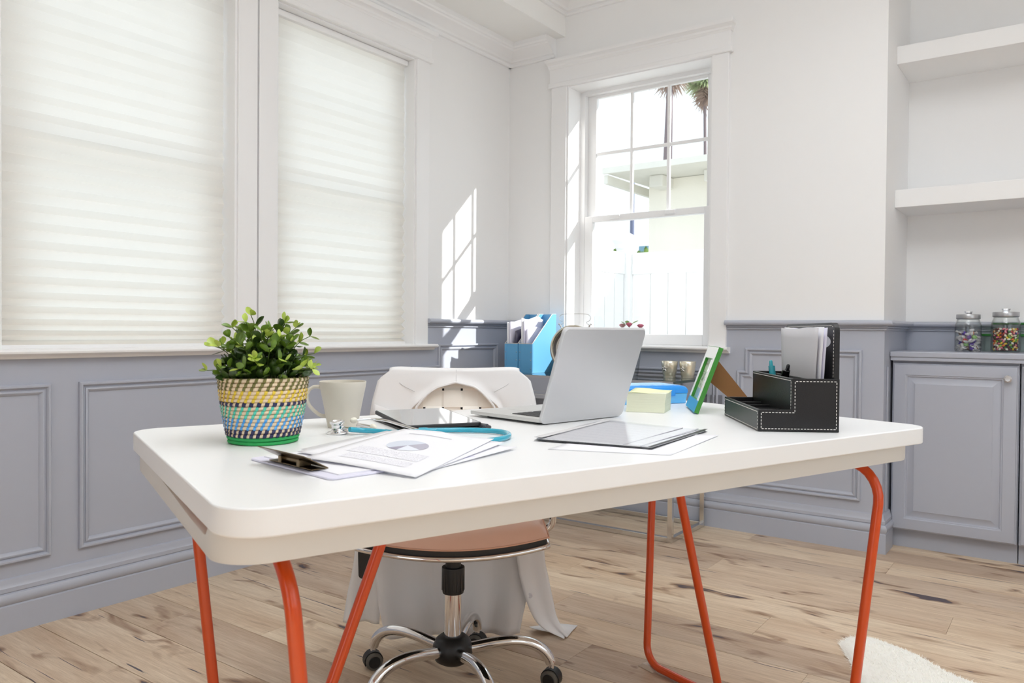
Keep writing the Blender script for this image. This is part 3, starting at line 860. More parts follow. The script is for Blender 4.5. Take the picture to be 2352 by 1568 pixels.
rail = [dl(*p) for p in ((-2.292, 2.76), (-2.270, 2.20), (-2.257, 2.20), (-2.279, 2.76))]
MB().prism(rail, 0.674, 0.7046).build('end_rail', 'orange_paint', desk)
TR = 0.0105
def arc3(p, q, r_, k=7):
    """points of a rounded polyline through p with corner radii"""
    out = []
    n = len(p)
    for i in range(n):
        if i in (0, n - 1) : out.append(Vector(p[i])); continue
        P = Vector(p[i]); a = (Vector(p[i - 1]) - P); b_ = (Vector(p[i + 1]) - P)
        rr = q[i]; a.normalize(); b_.normalize()
        ang = a.angle(b_); d = rr / math.tan(ang / 2)
        s0, s1 = P + a * d, P + b_ * d; c_ = P + (a + b_).normalized() * (rr / sin(ang / 2))
        v0, v1 = (s0 - c_), (s1 - c_); ax = v0.cross(v1).normalized(); tot = v0.angle(v1)
        for j in range(k + 1): out.append(c_ + Matrix.Rotation(tot * j / k, 3, ax) @ v0)
    return out
def loop_leg(near_t, near_n, far_t, far_n):
    """closed rounded loop of tube; (top, bottom) pairs in desk coordinates"""
    zt_, zb = 0.656, TR + 0.004
    m_t = [(near_t[0] + far_t[0]) / 2, (near_t[1] + far_t[1]) / 2]
    c = [(*dl((near_t[0] + far_t[0]) / 2, (near_n[0] + far_n[0]) / 2), zt_),
         (*dl(near_t[0], near_n[0] + 0.004), zt_), (*dl(near_t[1], near_n[1]), zb), (*dl(far_t[1], far_n[1]), zb), (*dl(far_t[0], far_n[0]), zt_),
         (*dl((near_t[0] + far_t[0]) / 2, (near_n[0] + far_n[0]) / 2), zt_)]
    pts = arc3(c, [0, 0.075, 0.055, 0.055, 0.075, 0], None)
    MB().tube(pts[:-1], TR, 14, closed=True).build('leg_loop', 'orange_paint', desk, 60)
loop_leg((-0.925, -0.985), (2.802, 2.765), (-0.925, -0.985), (2.118, 2.157))
loop_leg((-2.216, -2.158), (2.776, 2.772), (-2.190, -2.135), (2.122, 2.170))
def brace(t0, n0, z0, t1, n1, z1):
    MB().tube([(*dl(t0, n0), z0), (*dl(t1, n1), z1)], TR, 14).build('brace', 'orange_paint', desk, 60)
brace(-0.985, 2.42, 0.024, -1.172, 2.42, 0.668)
brace(-2.150, 2.45, 0.024, -1.895, 2.45, 0.668)
for t_, n_ in ((-0.985, 2.165), (-0.985, 2.745), (-2.155, 2.755), (-2.137, 2.180)):
    x, y = dl(t_, n_)
    mb = MB(); mb.add([(x - .014, y - .030, 0), (x + .014, y - .030, 0), (x + .014, y + .030, 0), (x - .014, y + .030, 0),
                       (x - .010, y - .014, 0.012), (x + .010, y - .014, 0.012), (x + .010, y + .014, 0.012), (x - .010, y + .014, 0.012)],
                      [(0, 3, 2, 1), (4, 5, 6, 7), (0, 1, 5, 4), (1, 2, 6, 5), (2, 3, 7, 6), (3, 0, 4, 7)])
    mb.build('foot', 'foot_plastic', desk, bevel=0.002)

# ------------------------------------------------------------------ potted plant
BX_, BY_ = 1.4766, -2.7645
plant = thing('potted_plant', 'bushy green plant in a striped coiled straw basket', 'plant', (BX_, BY_, ZT + 0.0006))
NROW = 17; BH = 0.117
def brad(z): f = z / BH; return 0.0585 + 0.0185 * f + 0.0018 * sin(f * pi)
liner = MB().lathe([(0.048, 0.003), (brad(0) - .006, 0.003), (brad(BH) - 0.006, BH - 0.005), (brad(BH) - 0.009, BH - 0.005), (0.047, 0.006)], 40)
basket = liner.build('basket', 'straw', plant, 40)
bands = ['wrap_green'] * 2 + ['wrap_navy'] * 2 + ['wrap_blue'] * 3 + ['wrap_teal'] * 3 + ['wrap_navy'] + ['wrap_yellow'] * 3 + ['wrap_olive'] * 3
rh = BH / NROW
stitches = {}
for i in range(NROW):
    z = rh * (i + 0.5); r_ = brad(z) - 0.001; cr = rh * 0.54
    solid = bands[i] == 'wrap_green'
    pts = [(r_ * cos(a) , r_ * sin(a), z + 0.0006 * sin(3 * a + i)) for a in [2 * pi * k / 64 for k in range(64)]]
    MB().tube(pts, cr, 8, closed=True).build('coil', 'wrap_green' if solid else 'straw', basket, 70)
    if solid: continue
    mb = stitches.setdefault(bands[i], MB())
    n = 36
    for k in range(n):
        a = 2 * pi * (k + 0.28 * i) / n; aw = 0.034 if bands[i] != 'wrap_navy' else 0.048
        sl = 0.026
        rows = []
        for q in range(7):
            ph = -1.75 + 3.5 * q / 6
            rr = r_ + (cr + 0.0008) * cos(ph); zz = z + (cr + 0.0008) * sin(ph)
            aa = a + sl * ph / 1.75
            rows.append([(rr * cos(aa + s_ * aw), rr * sin(aa + s_ * aw), zz) for s_ in (-1, 0, 1)])
            rows[-1][1] = (rows[-1][1][0] * 1.006, rows[-1][1][1] * 1.006, zz)
        mb.grid(rows)
for nm, mb in stitches.items():
    tag(mb.build('stitching', nm, basket, 70), kind='stuff')
MB().lathe([(0.0, BH - 0.010), (brad(BH) - 0.010, BH - 0.013)], 24).build('moss', 'moss_dark', plant)
def leaf_mesh(nm, mats, L, W, cup):
    mb = MB(); rows = []
    for i in range(7):
        f = i / 6; w = W * sin(pi * min(1, (0.04 + 0.93 * f) ** 1.15)) ** 0.75
        zc = cup * (f * f) * L
        rows.append([(s_ * w, f * L, zc + abs(s_) * cup * w * 1.3) for s_ in (-1, -.5, 0, .5, 1)])
    mb.grid(rows)
    return mb.mesh(nm, mats, 180)
leafs = []
for mt in ('leaf_dark', 'leaf_mid', 'leaf_light'):
    leafs.append([leaf_mesh('leaf', mt, 0.0200, 0.0084, 0.35), leaf_mesh('leaf', mt, 0.0220, 0.0094, 0.15), leaf_mesh('leaf', mt, 0.0180, 0.0085, 0.6)])
rnd = random.Random(3)
stems = MB(); nleaf = 0
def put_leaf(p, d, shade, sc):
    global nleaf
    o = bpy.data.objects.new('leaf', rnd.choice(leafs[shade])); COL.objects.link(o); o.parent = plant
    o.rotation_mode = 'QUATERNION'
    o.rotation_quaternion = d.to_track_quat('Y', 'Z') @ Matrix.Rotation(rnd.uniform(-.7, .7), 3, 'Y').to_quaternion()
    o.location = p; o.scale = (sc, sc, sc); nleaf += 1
NST = 46
for i in range(NST):
    a = i * 2.39996 + rnd.uniform(-.25, .25)
    f = sqrt((i + 0.5) / NST)
    r0 = 0.050 * f; r1 = 0.016 + 0.088 * f * rnd.uniform(0.82, 1.05)
    h = (0.108 * (1 - 0.62 * f ** 2.0)) * rnd.uniform(0.62, 1.06)
    if f > 0.8: h *= rnd.uniform(.3, 1.1)
    p0 = Vector((r0 * cos(a), r0 * sin(a), BH - 0.012)); p2 = Vector((r1 * cos(a), r1 * sin(a), BH + h))
    p1 = Vector((r0 * cos(a) * 1.1, r0 * sin(a) * 1.1, BH + h * 0.7 + 0.008))
    pts = [p0.lerp(p1, k / 6).lerp(p1.lerp(p2, k / 6), k / 6) for k in range(7)]
    stems.tube(pts, 0.0008, 5)
    for k, q in enumerate((0.42, 0.72, 1.0)):
        pp = p0.lerp(p1, q).lerp(p1.lerp(p2, q), q); T = ((p1.lerp(p2, q)) - (p0.lerp(p1, q))).normalized()
        side = T.orthogonal().normalized(); side = Matrix.Rotation(k * 1.57 + i, 3, T) @ side
        tip = k == 2
        for s_ in (1, -1):
            d = (side * s_ * 1.0 + T * (0.75 if tip else 0.35) + Vector((0, 0, .12))).normalized()
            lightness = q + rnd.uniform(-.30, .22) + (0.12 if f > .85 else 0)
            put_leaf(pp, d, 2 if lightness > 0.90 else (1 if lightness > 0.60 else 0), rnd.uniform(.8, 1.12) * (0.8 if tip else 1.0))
        if tip and i % 2: put_leaf(pp, T, 2, 0.6)
stems.build('stems', 'stem_green', plant, 60)
inn = MB()
for k in range(230):
    a = rnd.uniform(0, 2 * pi); rr = 0.074 * sqrt(rnd.random()); zz = BH - 0.006 + rnd.random() * 0.062 * (1 - (rr / 0.085) ** 2)
    d = Vector((cos(a) * rnd.uniform(.2, 1), sin(a) * rnd.uniform(.2, 1), rnd.uniform(-.1, .8))).normalized()
    Mx = Matrix.Translation((rr * cos(a), rr * sin(a), zz)) @ (d.to_track_quat('Y', 'Z') @ Matrix.Rotation(rnd.uniform(-.8, .8), 3, 'Y').to_quaternion()).to_matrix().to_4x4()
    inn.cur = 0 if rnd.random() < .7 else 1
    rows = []
    for i in range(5):
        f = i / 4; w = 0.0078 * sin(pi * (0.04 + 0.92 * f)) ** .75
        rows.append([Mx @ Vector((s_ * w, f * 0.0205, 0.2 * f * f * 0.02 + abs(s_) * 0.002)) for s_ in (-1, 0, 1)])
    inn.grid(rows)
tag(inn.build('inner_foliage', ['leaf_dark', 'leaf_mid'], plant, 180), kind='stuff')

# ------------------------------------------------------------------ mug
mug = thing('mug', 'plain beige mug with a curved handle beside the plant', 'mug', (1.4280, -2.5327, ZT + 0.0005), radians(38))
MB().lathe([(0.026, 0.0035), (0.027, 0.0), (0.030, 0.0), (0.0315, 0.003), (0.034, 0.018), (0.040, 0.050), (0.0465, 0.082), (0.0482, 0.094), (0.0478, 0.0955), (0.0462, 0.0950), (0.0448, 0.083), (0.0385, 0.050), (0.0325, 0.019), (0.0285, 0.006), (0.0, 0.005)], 48, cap0=True, cap1=False).build('body', 'mug_glaze', mug, 50)
hp = [(-0.0425, 0, 0.081), (-0.050, 0, 0.0835), (-0.060, 0, 0.0835), (-0.069, 0, 0.078), (-0.0745, 0, 0.067), (-0.074, 0, 0.055), (-0.069, 0, 0.044), (-0.060, 0, 0.034), (-0.050, 0, 0.026), (-0.043, 0, 0.0225), (-0.0345, 0, 0.022)]
MB().tube(hp, [0.0065, 0.0055, 0.005, 0.0048, 0.0047, 0.0047, 0.0047, 0.0048, 0.005, 0.0055, 0.006], 12, flat=0.75).build('handle', 'mug_glaze', mug, 80)

# ------------------------------------------------------------------ stethoscope
S0 = Vector((1.5016, -2.6108, ZT + 0.0005))
st = thing('stethoscope', 'stethoscope with turquoise tubing and chrome chest piece', 'stethoscope', tuple(S0))
cp = MB().lathe([(0.0, 0.0), (0.019, 0.0), (0.0212, 0.0012), (0.0215, 0.0028), (0.020, 0.0042), (0.013, 0.0062), (0.0118, 0.008), (0.0112, 0.012), (0.0112, 0.0175), (0.0118, 0.019), (0.0140, 0.0205), (0.0145, 0.0240), (0.0130, 0.0252), (0.0115, 0.0240), (0.006, 0.019), (0.0, 0.018)], 36, Matrix.Rotation(radians(5), 4, 'X')).build('chest_piece', 'chrome', st, 50)
tubeA = [(1.5393, -2.6149, 0.7520), (1.5466, -2.5856, 0.7480), (1.5842, -2.5699, 0.7470), (1.6366, -2.5644, 0.7462), (1.7035, -2.5711, 0.7462), (1.7569, -2.5783, 0.7462), (1.7974, -2.5662, 0.7462), (1.8104, -2.5452, 0.7462), (1.8166, -2.5081, 0.7462), (1.8091, -2.4697, 0.7462), (1.7889, -2.4393, 0.7462), (1.7636, -2.4233, 0.7462), (1.7267, -2.4241, 0.7462), (1.6805, -2.4492, 0.7462), (1.6451, -2.4871, 0.7465), (1.6302, -2.5151, 0.7480)]
def smooth_path(pts, sub=5):
    P = [Vector(p) for p in pts]; out = []
    for i in range(len(P) - 1):
        a = P[max(0, i - 1)]; b_ = P[i]; c_ = P[i + 1]; d = P[min(len(P) - 1, i + 2)]
        for k in range(sub):
            t_ = k / sub
            out.append(0.5 * ((2 * b_) + (c_ - a) * t_ + (2 * a - 5 * b_ + 4 * c_ - d) * t_ ** 2 + (3 * b_ - a - 3 * c_ + d) * t_ ** 3))
    out.append(P[-1]); return out
def rel(pts, o): return [Vector(p) - o for p in pts]
MB().tube(smooth_path(rel(tubeA, S0)), 0.0050, 12).build('tubing', 'steth_blue', st, 80)
MB().tube(rel([(1.511, -2.606, 0.7515), (1.5245, -2.6005, 0.7520), (1.5405, -2.594, 0.7500)], S0), [0.0038, 0.0032, 0.0032], 10).build('stem', 'chrome', st, 80)
MB().tube(smooth_path(rel([(1.6275, -2.5165, 0.7480), (1.6385, -2.505, 0.7480), (1.652, -2.490, 0.7470)], S0)), [0.0075] * 6 + [0.006] * 4 + [0.0052], 12, flat=0.7).build('yoke', 'steth_blue', st, 80)
MB().tube(smooth_path(rel([(1.5830, -2.5630, 0.7472), (1.604, -2.556, 0.7465), (1.6302, -2.5195, 0.7470)], S0)), 0.0044, 10).build('yoke_arm', 'steth_blue', st, 80)
bin1 = [(1.4978, -2.5598, 0.7620), (1.5079, -2.5314, 0.7625), (1.5381, -2.5183, 0.7605), (1.5751, -2.5175, 0.7555), (1.6096, -2.5168, 0.7505), (1.6283, -2.5160, 0.7480)]
bin2 = [(1.5363, -2.5561, 0.7520), (1.5195, -2.5607, 0.7540), (1.5077, -2.5643, 0.7540), (1.5217, -2.5737, 0.7525), (1.5564, -2.5719, 0.7490), (1.5828, -2.5637, 0.7472)]
for pth in (bin1, bin2):
    MB().tube(smooth_path(rel(pth, S0)), 0.0026, 10).build('binaural', 'chrome', st, 80)
    a = Vector(pth[0]) - S0; d = (Vector(pth[0]) - Vector(pth[1])).normalized()
    MB().tube([a - d * 0.001, a + d * 0.002, a + d * 0.006, a + d * 0.010, a + d * 0.0125], [0.004, 0.0058, 0.0062, 0.0046, 0.002], 12).build('ear_tip', 'eartip_white', st, 80)

# ------------------------------------------------------------------ laptop
H1 = Vector((1.7327, -2.2477, ZT)); H2 = Vector((1.7844, -1.9781, ZT))
hu = (H2 - H1).normalized(); LW, LD = 0.280, 0.238
la = atan2(hu.y, hu.x)
lap = thing('laptop', 'open silver laptop seen from behind its lid', 'laptop', tuple(H1 + hu * LW / 2), la)
# local x along the hinge, +y towards the chair (keyboard side)
def rr_box(mb, x0, x1, y0, y1, z0, z1, r_, M=None, seg=6):
    mb.prism(round_poly([(x0, y0), (x0, y1), (x1, y1), (x1, y0)], r_, seg), z0, z1, M)
    return mb
body = MB()
pl_ = round_poly([(-LW / 2, 0.0), (-LW / 2, LD), (LW / 2, LD), (LW / 2, 0.0)], 0.011, 6)
ins = round_poly([(-LW / 2 + .012, 0.012), (-LW / 2 + .012, LD - 0.022), (LW / 2 - .012, LD - .022), (LW / 2 - .012, 0.012)], 0.008, 6)
body.grid([[(x, y, 0.003) for x, y in ins], [(x * 0.997, y, 0.006) for x, y in pl_], [(x, y, 0.0085) for x, y in pl_], [(x, y, 0.0135) for x, y in pl_]], cu=True)
n0 = len(pl_); body.f.append(list(range(n0))); body.mi.append(0); body.f.append(list(range(3 * n0, 4 * n0))); body.mi.append(0)
base = body.build('base', 'aluminium_body', lap, 35)
for x in (-0.11, 0.11):
    for y in (0.03, LD - 0.045): MB().lathe([(0.008, 0.0), (0.008, 0.0035)], 12, Matrix.Translation((x, y, 0.0))).build('rubber_foot', 'black_plastic', base)
MB().box(-0.112, 0.112, 0.030, 0.118, 0.0134, 0.01365).build('key_well', 'aluminium_body', base)
MB().box(-0.045, 0.045, 0.135, 0.205, 0.01352, 0.0138).build('trackpad', 'aluminium_body', base)
km = rr_box(MB(), -0.0068, 0.0068, -0.0068, 0.0068, 0, 0.0012, 0.0018, None, 2).mesh('key', 'black_key')
for r_ in range(6):
    for k in range(14):
        if r_ == 5 and 4 <= k <= 8: continue
        o = bpy.data.objects.new('key', km); COL.objects.link(o); o.parent = base
        o.location = (-0.1055 + 0.01615 * k, 0.0375 + 0.0146 * r_, 0.01366)
o = bpy.data.objects.new('key', km); COL.objects.link(o); o.parent = base; o.location = (-0.0085, 0.0375 + 0.0146 * 5, 0.01366); o.scale = (5.5, 1, 1)
tilt = radians(19.0); LH = 0.2150
Lm = Matrix.Translation((0, 0.0, 0.0085)) @ Matrix.Rotation(tilt, 4, 'X')
lid = MB(); P_ = round_poly([(-LW / 2, -0.006), (-LW / 2, LH), (LW / 2, LH), (LW / 2, -0.006)], 0.013, 7)
P2 = [(x * 0.985, 0.003 + (y - 0.003) * 0.985) for x, y in P_]
rows = [[Lm @ Vector((x, 0.0045, y)) for x, y in P_], [Lm @ Vector((x, 0.0, y)) for x, y in P_], [Lm @ Vector((x, -0.0030, y)) for x, y in P2]]
lid.grid(rows, cu=True); n0 = len(P_); lid.f += [list(range(n0)), list(range(2 * n0, 3 * n0))]; lid.mi += [0, 0]
lid_o = lid.build('lid', 'aluminium', lap, 35)
sc_ = MB(); rr = [(-LW / 2 + 0.008, 0.012), (-LW / 2 + 0.008, LH - 0.008), (LW / 2 - 0.008, LH - 0.008), (LW / 2 - 0.008, 0.012)]
sc_.add([Lm @ Vector((x, 0.0047, y)) for x, y in rr], [(0, 1, 2, 3)]); sc_.build('screen', 'tablet_screen', lid_o)
MB().tube([(-LW * 0.36, 0.003, 0.0085), (LW * 0.36, 0.003, 0.0085)], 0.0045, 10).build('hinge', 'black_plastic', lap, 60)

# ------------------------------------------------------------------ tablet and pen
tc_ = Vector((1.5265, -2.3835, ZT)); ta = atan2(-2.3654 + 2.2604, 1.6525 - 1.4553)
tab_ = thing('tablet', 'tablet computer lying in a thin black folio case', 'tablet', tuple(tc_), ta)
hl, hw = 0.113, 0.083
rr_box(MB(), -hl - .003, hl + .003, -hw - .003, hw + .003, 0.0006, 0.0035, 0.008).build('case_back', 'tablet_case', tab_, 40, bevel=0.0008)
Tm = Matrix.Translation((0, 0, 0.0045)) @ Matrix.Translation((hl, 0, 0)) @ Matrix.Rotation(radians(2.4), 4, 'Y') @ Matrix.Translation((-hl, 0, 0))
slab = rr_box(MB(), -hl, hl, -hw, hw, 0.0, 0.008, 0.009, Tm).build('slab', 'tablet_case', tab_, 40, bevel=0.0015)
rr_box(MB(), -hl + .004, hl - .004, -hw + .004, hw - .004, 0.0079, 0.0084, 0.006, Tm).build('screen', 'tablet_screen', slab)
def pen(name, a, b_, r_, mats, label, clip=True, cat='pen'):
    a, b_ = Vector(a), Vector(b_); d = (b_ - a); L = d.length; d.normalize()
    o = thing(name, label, cat, tuple(a))
    q = d.to_track_quat('Z', 'X').to_matrix().to_4x4()
    MB().lathe([(0.0005, 0), (r_ * .45, 0.006), (r_ * .9, 0.012), (r_, 0.016), (r_, L * 0.72), (r_ * .92, L * 0.725), (r_ * .92, L * .9), (r_ * 0.8, L * 0.905)], 14, q).build('barrel', mats[0], o, 40)
    MB().lathe([(r_ * 1.12, L * 0.70), (r_ * 1.15, L * .74), (r_ * 1.15, L * .90), (r_ * .8, L * .905), (r_ * .7, L * .985), (r_ * .4, L)], 14, q).build('cap', mats[1], o, 40)
    if clip: MB().box(-r_ * .35, r_ * .35, r_ * 1.2, r_ * 1.75, L * 0.60, L * 0.90, q).build('clip', mats[1], o, bevel=0.0005)
    return o
pen('ballpoint_pen', (1.5560, -2.3227, ZT + 0.0055), (1.6953, -2.3732, ZT + 0.0055), 0.0048, ('pen_dark', 'pen_dark'), 'smoky grey ballpoint pen lying between tablet and laptop')

# ------------------------------------------------------------------ papers
def sheet(name, corners, label, mat='paper', bend=0.0, z=0.0, wave=None, group=None, back=None, cat='paper'):
    """corners in order; a sheet with soft waves resting at its corner heights"""
    c = [Vector(p) for p in corners]; org = sum(c, Vector()) / 4; org.z = ZT
    o = thing(name, label, cat, tuple(org), 0, group)
    rows = []
    n = 14
    for i in range(n + 1):
        u_ = i / n; row = []
        for j in range(n + 1):
            v_ = j / n
            p = c[0].lerp(c[1], u_).lerp(c[3].lerp(c[2], u_), v_)
            p = p - org; p.z += bend * sin(pi * u_) * sin(pi * v_) + (wave(u_, v_) if wave else 0)
            row.append(p)
        rows.append(row)
    mb = MB(); mb.grid(rows)
    ob = mb.build('leaf_of_paper', mat, o, 180, solid=0.0003)
    return o, rows
z = ZT
# clipboard
cc = [Vector(p) for p in ((1.6270, -2.9017, z), (1.8559, -2.9364, z), (1.8811, -2.8638, z), (1.6126, -2.7819, z))]
cu_ = (cc[1] - cc[0]).normalized(); ca = atan2(cu_.y, cu_.x)
cb = thing('clipboard', 'white clipboard with a bronze spring clip at the desk corner end', 'clipboard', (cc[0].x, cc[0].y, ZT + 0.0004), ca)
rr_box(MB(), 0.0, 0.2315, 0.0, 0.272, 0.0, 0.0030, 0.010).build('board', 'paper_lilac', cb, 40, bevel=0.0008)
rr_box(MB(), 0.008, 0.220, 0.020, 0.264, 0.0031, 0.0046, 0.002).build('paper_pad', 'paper', cb, 40)
# clip: base, spring housing and raised lever
MB().box(0.052, 0.172, 0.006, 0.034, 0.0047, 0.0062).build('clip_base', 'brass_dark', cb, bevel=0.0005)
cl_ = MB()
cl_.add([(0.046, 0.028, 0.0066), (0.178, 0.028, 0.0066), (0.178, -0.010, 0.0265), (0.046, -0.010, 0.0265), (0.046, 0.029, 0.0080), (0.178, 0.029, 0.0080), (0.178, -0.0095, 0.0280), (0.046, -0.0095, 0.0280)],
        [(0, 1, 2, 3), (4, 7, 6, 5), (0, 4, 5, 1), (1, 5, 6, 2), (2, 6, 7, 3), (3, 7, 4, 0)])
cl_.build('clip_lever', 'brass_dark', cb, bevel=0.0006)
MB().tube([(0.085, 0.014, 0.0120), (0.140, 0.014, 0.0120)], 0.0048, 12).build('spring', 'brass_dark', cb, 60)
for x in (0.086, 0.138): MB().box(x - .004, x + .004, 0.004, 0.024, 0.006, 0.0165).build('clip_bracket', 'brass_dark', cb, bevel=0.001)
# loose printed sheets fanned over the clipboard
s3, _ = sheet('printed_sheet', [(1.640, -2.812, z + .0075), (1.9150, -2.858, z + .0012), (1.8930, -2.5560, z + .0052), (1.612, -2.588, z + .0120)], 'lowest loose sheet in the fan, its corner nearest the laptop',
      'paper', wave=lambda u, v: 0.0010 * sin(5 * u + v) + 0.006 * max(0, 1 - abs(u - .45) * 3) * (v > .4) * (v - .4), group='fanned loose sheets')
s2, _ = sheet('printed_sheet', [(1.660, -2.836, z + .0082), (1.9270, -2.8530, z + .0026), (1.8600, -2.5480, z + .0095), (1.620, -2.575, z + .0130)], 'middle loose sheet in the fan under the pie chart page',
      'paper', wave=lambda u, v: 0.0010 * sin(4 * u + 2 * v) + 0.006 * max(0, 1 - abs(u - .45) * 3) * (v > .4) * (v - .4), group='fanned loose sheets')
wv = lambda u, v: 0.0012 * sin(4 * u + 2 * v) + 0.006 * max(0, 1 - abs(u - .4) * 3) * (v > .4) * (v - .4)
c1 = [(1.7200, -2.8720, z + .0092), (1.9374, -2.8575, z + .0038), (1.8308, -2.5399, z + .0122), (1.6280, -2.5580, z + .0140)]
s1, srow = sheet('printed_sheet', c1, 'top loose sheet printed with a grey pie chart and text', 'paper', wave=wv, group='fanned loose sheets')
def on_sheet(u_, v_, lift):
    c = [Vector(p) for p in c1]; org = sum(c, Vector()) / 4; org.z = ZT
    p = c[0].lerp(c[1], u_).lerp(c[3].lerp(c[2], u_), v_) - org; p.z += wv(u_, v_) + lift
    return p
def sheet_patch(u0, u1, v0, v1, name, mat, lift=0.0005):
    rows = [[on_sheet(u0 + (u1 - u0) * i / 8, v0 + (v1 - v0) * j / 8, lift) for i in range(9)] for j in range(9)]
    MB().grid(rows).build(name, mat, s1, 180)
sheet_patch(0.20, 0.80, 0.12, 0.22, 'text_block', 'print_rows')
sheet_patch(0.13, 0.80, 0.25, 0.40, 'text_block', 'print_rows')
sheet_patch(0.20, 0.66, 0.845, 0.86, 'heading_rule', 'ink_grey')
def wedge(a0, a1, mat):
    cu0, cv0, ru, rv = 0.46, 0.545, 0.185, 0.125
    pts = [on_sheet(cu0, cv0, .0006)] + [on_sheet(cu0 + ru * cos(a0 + (a1 - a0) * k / 14), cv0 + rv * sin(a0 + (a1 - a0) * k / 14), .0006) for k in range(15)]
    mb = MB(); mb.add(pts, [(0, k, k + 1) for k in range(1, 15)]); mb.build('pie_slice', mat, s1)
wedge(radians(60), radians(238), 'pie_a'); wedge(radians(-25), radians(60), 'pie_b'); wedge(radians(238), radians(270), 'pie_c'); wedge(radians(270), radians(335), 'pie_d')
# sheet under the folder and the clear folder itself
sheet('loose_sheet', [(1.9314, -2.5198, z + .0006), (2.1260, -2.4468, z + .0006), (2.1008, -2.1681, z + .0010), (1.8900, -2.2200, z + .0006)], 'plain white sheet sticking out from under the clear folder', 'paper', wave=lambda u, v: 0.0012 * u * v)
fo = thing('document_folder', 'clear plastic report folder with dark edges holding papers', 'folder', (1.955, -2.279, ZT + 0.002))
fc = [Vector(p) - Vector((1.955, -2.279, ZT)) for p in ((1.8569, -2.4517, ZT), (2.0768, -2.4148, ZT), (2.0587, -2.1184, ZT), (1.8267, -2.1289, ZT))]
def fgrid(ins, z0, amp):
    rows = []
    for i in range(11):
        row = []
        for j in range(11):
            u_, v_ = ins + (1 - 2 * ins) * i / 10, ins + (1 - 2 * ins) * j / 10
            p = fc[0].lerp(fc[1], u_).lerp(fc[3].lerp(fc[2], u_), v_)
            p.z = z0 + amp * (0.006 * (1 - u_) * (0.3 + v_) + 0.002 * sin(3 * v_ + 2 * u_))
            row.append(p)
        rows.append(row)
    return rows
MB().grid(fgrid(0.0, 0.0000, 0.15)).build('back_cover', 'pen_dark', fo, 180, solid=0.0005)
MB().grid(fgrid(0.012, 0.0016, 0.4)).build('paper_stack', 'print_rows_fine', fo, 180, solid=0.0020)
MB().grid(fgrid(0.004, 0.0033, 0.6)).build('front_cover', 'folder_plastic', fo, 180)
# spine strip along the near right edge
p0, p1 = fc[1], fc[2]; dd = (fc[0] - fc[1]).normalized()
for k, (a, w_, mt) in enumerate(((0.0, 0.006, 'black_plastic'), (0.018, 0.003, 'ink_grey'), (0.050, 0.0025, 'ink_grey'))):
    mb = MB(); q = [p0 + dd * a, p1 + dd * a, p1 + dd * (a + w_), p0 + dd * (a + w_)]
    mb.add([v + Vector((0, 0, 0.0038)) for v in q] + [v + Vector((0, 0, 0.0044)) for v in q], [(0, 1, 2, 3), (7, 6, 5, 4), (0, 4, 5, 1), (1, 5, 6, 2), (2, 6, 7, 3), (3, 7, 4, 0)])
    mb.build('spine_strip' if k == 0 else 'fold_line', mt, fo)
mb = MB(); q = [fc[0], fc[3], fc[3] - dd * 0.016, fc[0] - dd * 0.016]
mb.add([v + Vector((0, 0, 0.0078 if i in (1, 2) else .0062)) for i, v in enumerate(q)], [(0, 1, 2, 3)]); mb.build('edge_strip', 'coat_seam', fo, solid=0.0008)

# ------------------------------------------------------------------ note block
nb = Vector((1.7397, -1.8658, ZT + 0.0004)); na = atan2(0.0253, 0.0940)
note = thing('note_block', 'thick block of pale yellow sticky notes', 'note block', tuple(nb), na)
W_, DP, HN = 0.0975, 0.098, 0.050
mb = MB()
rows = []
for k in range(9):
    f = k / 8; zz = HN * f * 0.96; o_ = 0.0045 * f + 0.0012 * sin(f * 7)
    rows.append([(o_, 0.002 * f, zz), (W_ + 0.004 * f + .001 * sin(f * 9), 0.002 * f + .001 * sin(5 * f), zz), (W_ + 0.002 * f, DP, zz), (o_ + 0.002, DP, zz)])
mb.grid(rows, cu=True); mb.f.append([0, 1, 2, 3]); mb.mi.append(0); mb.f.append([32, 33, 34, 35]); mb.mi.append(0)
mb.build('pad', 'note_side', note)
rows = []
for i in range(9):
    u_ = i / 8; row = []
    for j in range(9):
        v_ = j / 8
        row.append((0.004 + W_ * u_, 0.001 + DP * v_, HN * 0.963 + 0.005 * v_ * (1 - u_) * 1.2 + 0.003 * v_ * u_ - 0.0028 * u_ * (1 - v_) * (u_ > .6) + 0.001 * sin(6 * u_)))
    rows.append(row)
MB().grid(rows).build('top_note', 'note_top', note, 180, solid=0.0004)

# ------------------------------------------------------------------ blue pencil box
pb0 = Vector((1.6531, -1.7128, ZT + 0.0004)); pba = atan2(-1.5477 + 1.7128, 1.7655 - 1.6531)
pbx = thing('pencil_box', 'translucent bright blue plastic pencil box with a ribbed lid', 'box', tuple(pb0), pba)
PL, PD, PH = 0.205, 0.10, 0.052
lo_, hi_ = round_poly([(0.0, 0.0), (0, PD), (PL, PD), (PL, 0)], 0.012, 5), round_poly([(-0.004, -0.004), (-0.004, PD + .004), (PL + .004, PD + .004), (PL + .004, -.004)], 0.014, 5)
mb = MB(); mb.grid([[(x, y, 0.0) for x, y in lo_], [(x, y, 0.030) for x, y in hi_]], cu=True); mb.f.append(list(range(len(lo_)))); mb.mi.append(0)
mb.f.append(list(range(len(lo_), 2 * len(lo_)))); mb.mi.append(0)
mb.build('tray', 'box_blue_light', pbx, 40, bevel=0.002)
lidp = MB(); n0 = len(hi_)
ctr = Vector((PL / 2, PD / 2))
def shr(f): return [(ctr.x + (x - ctr.x) * f, ctr.y + (y - ctr.y) * f) for x, y in hi_]
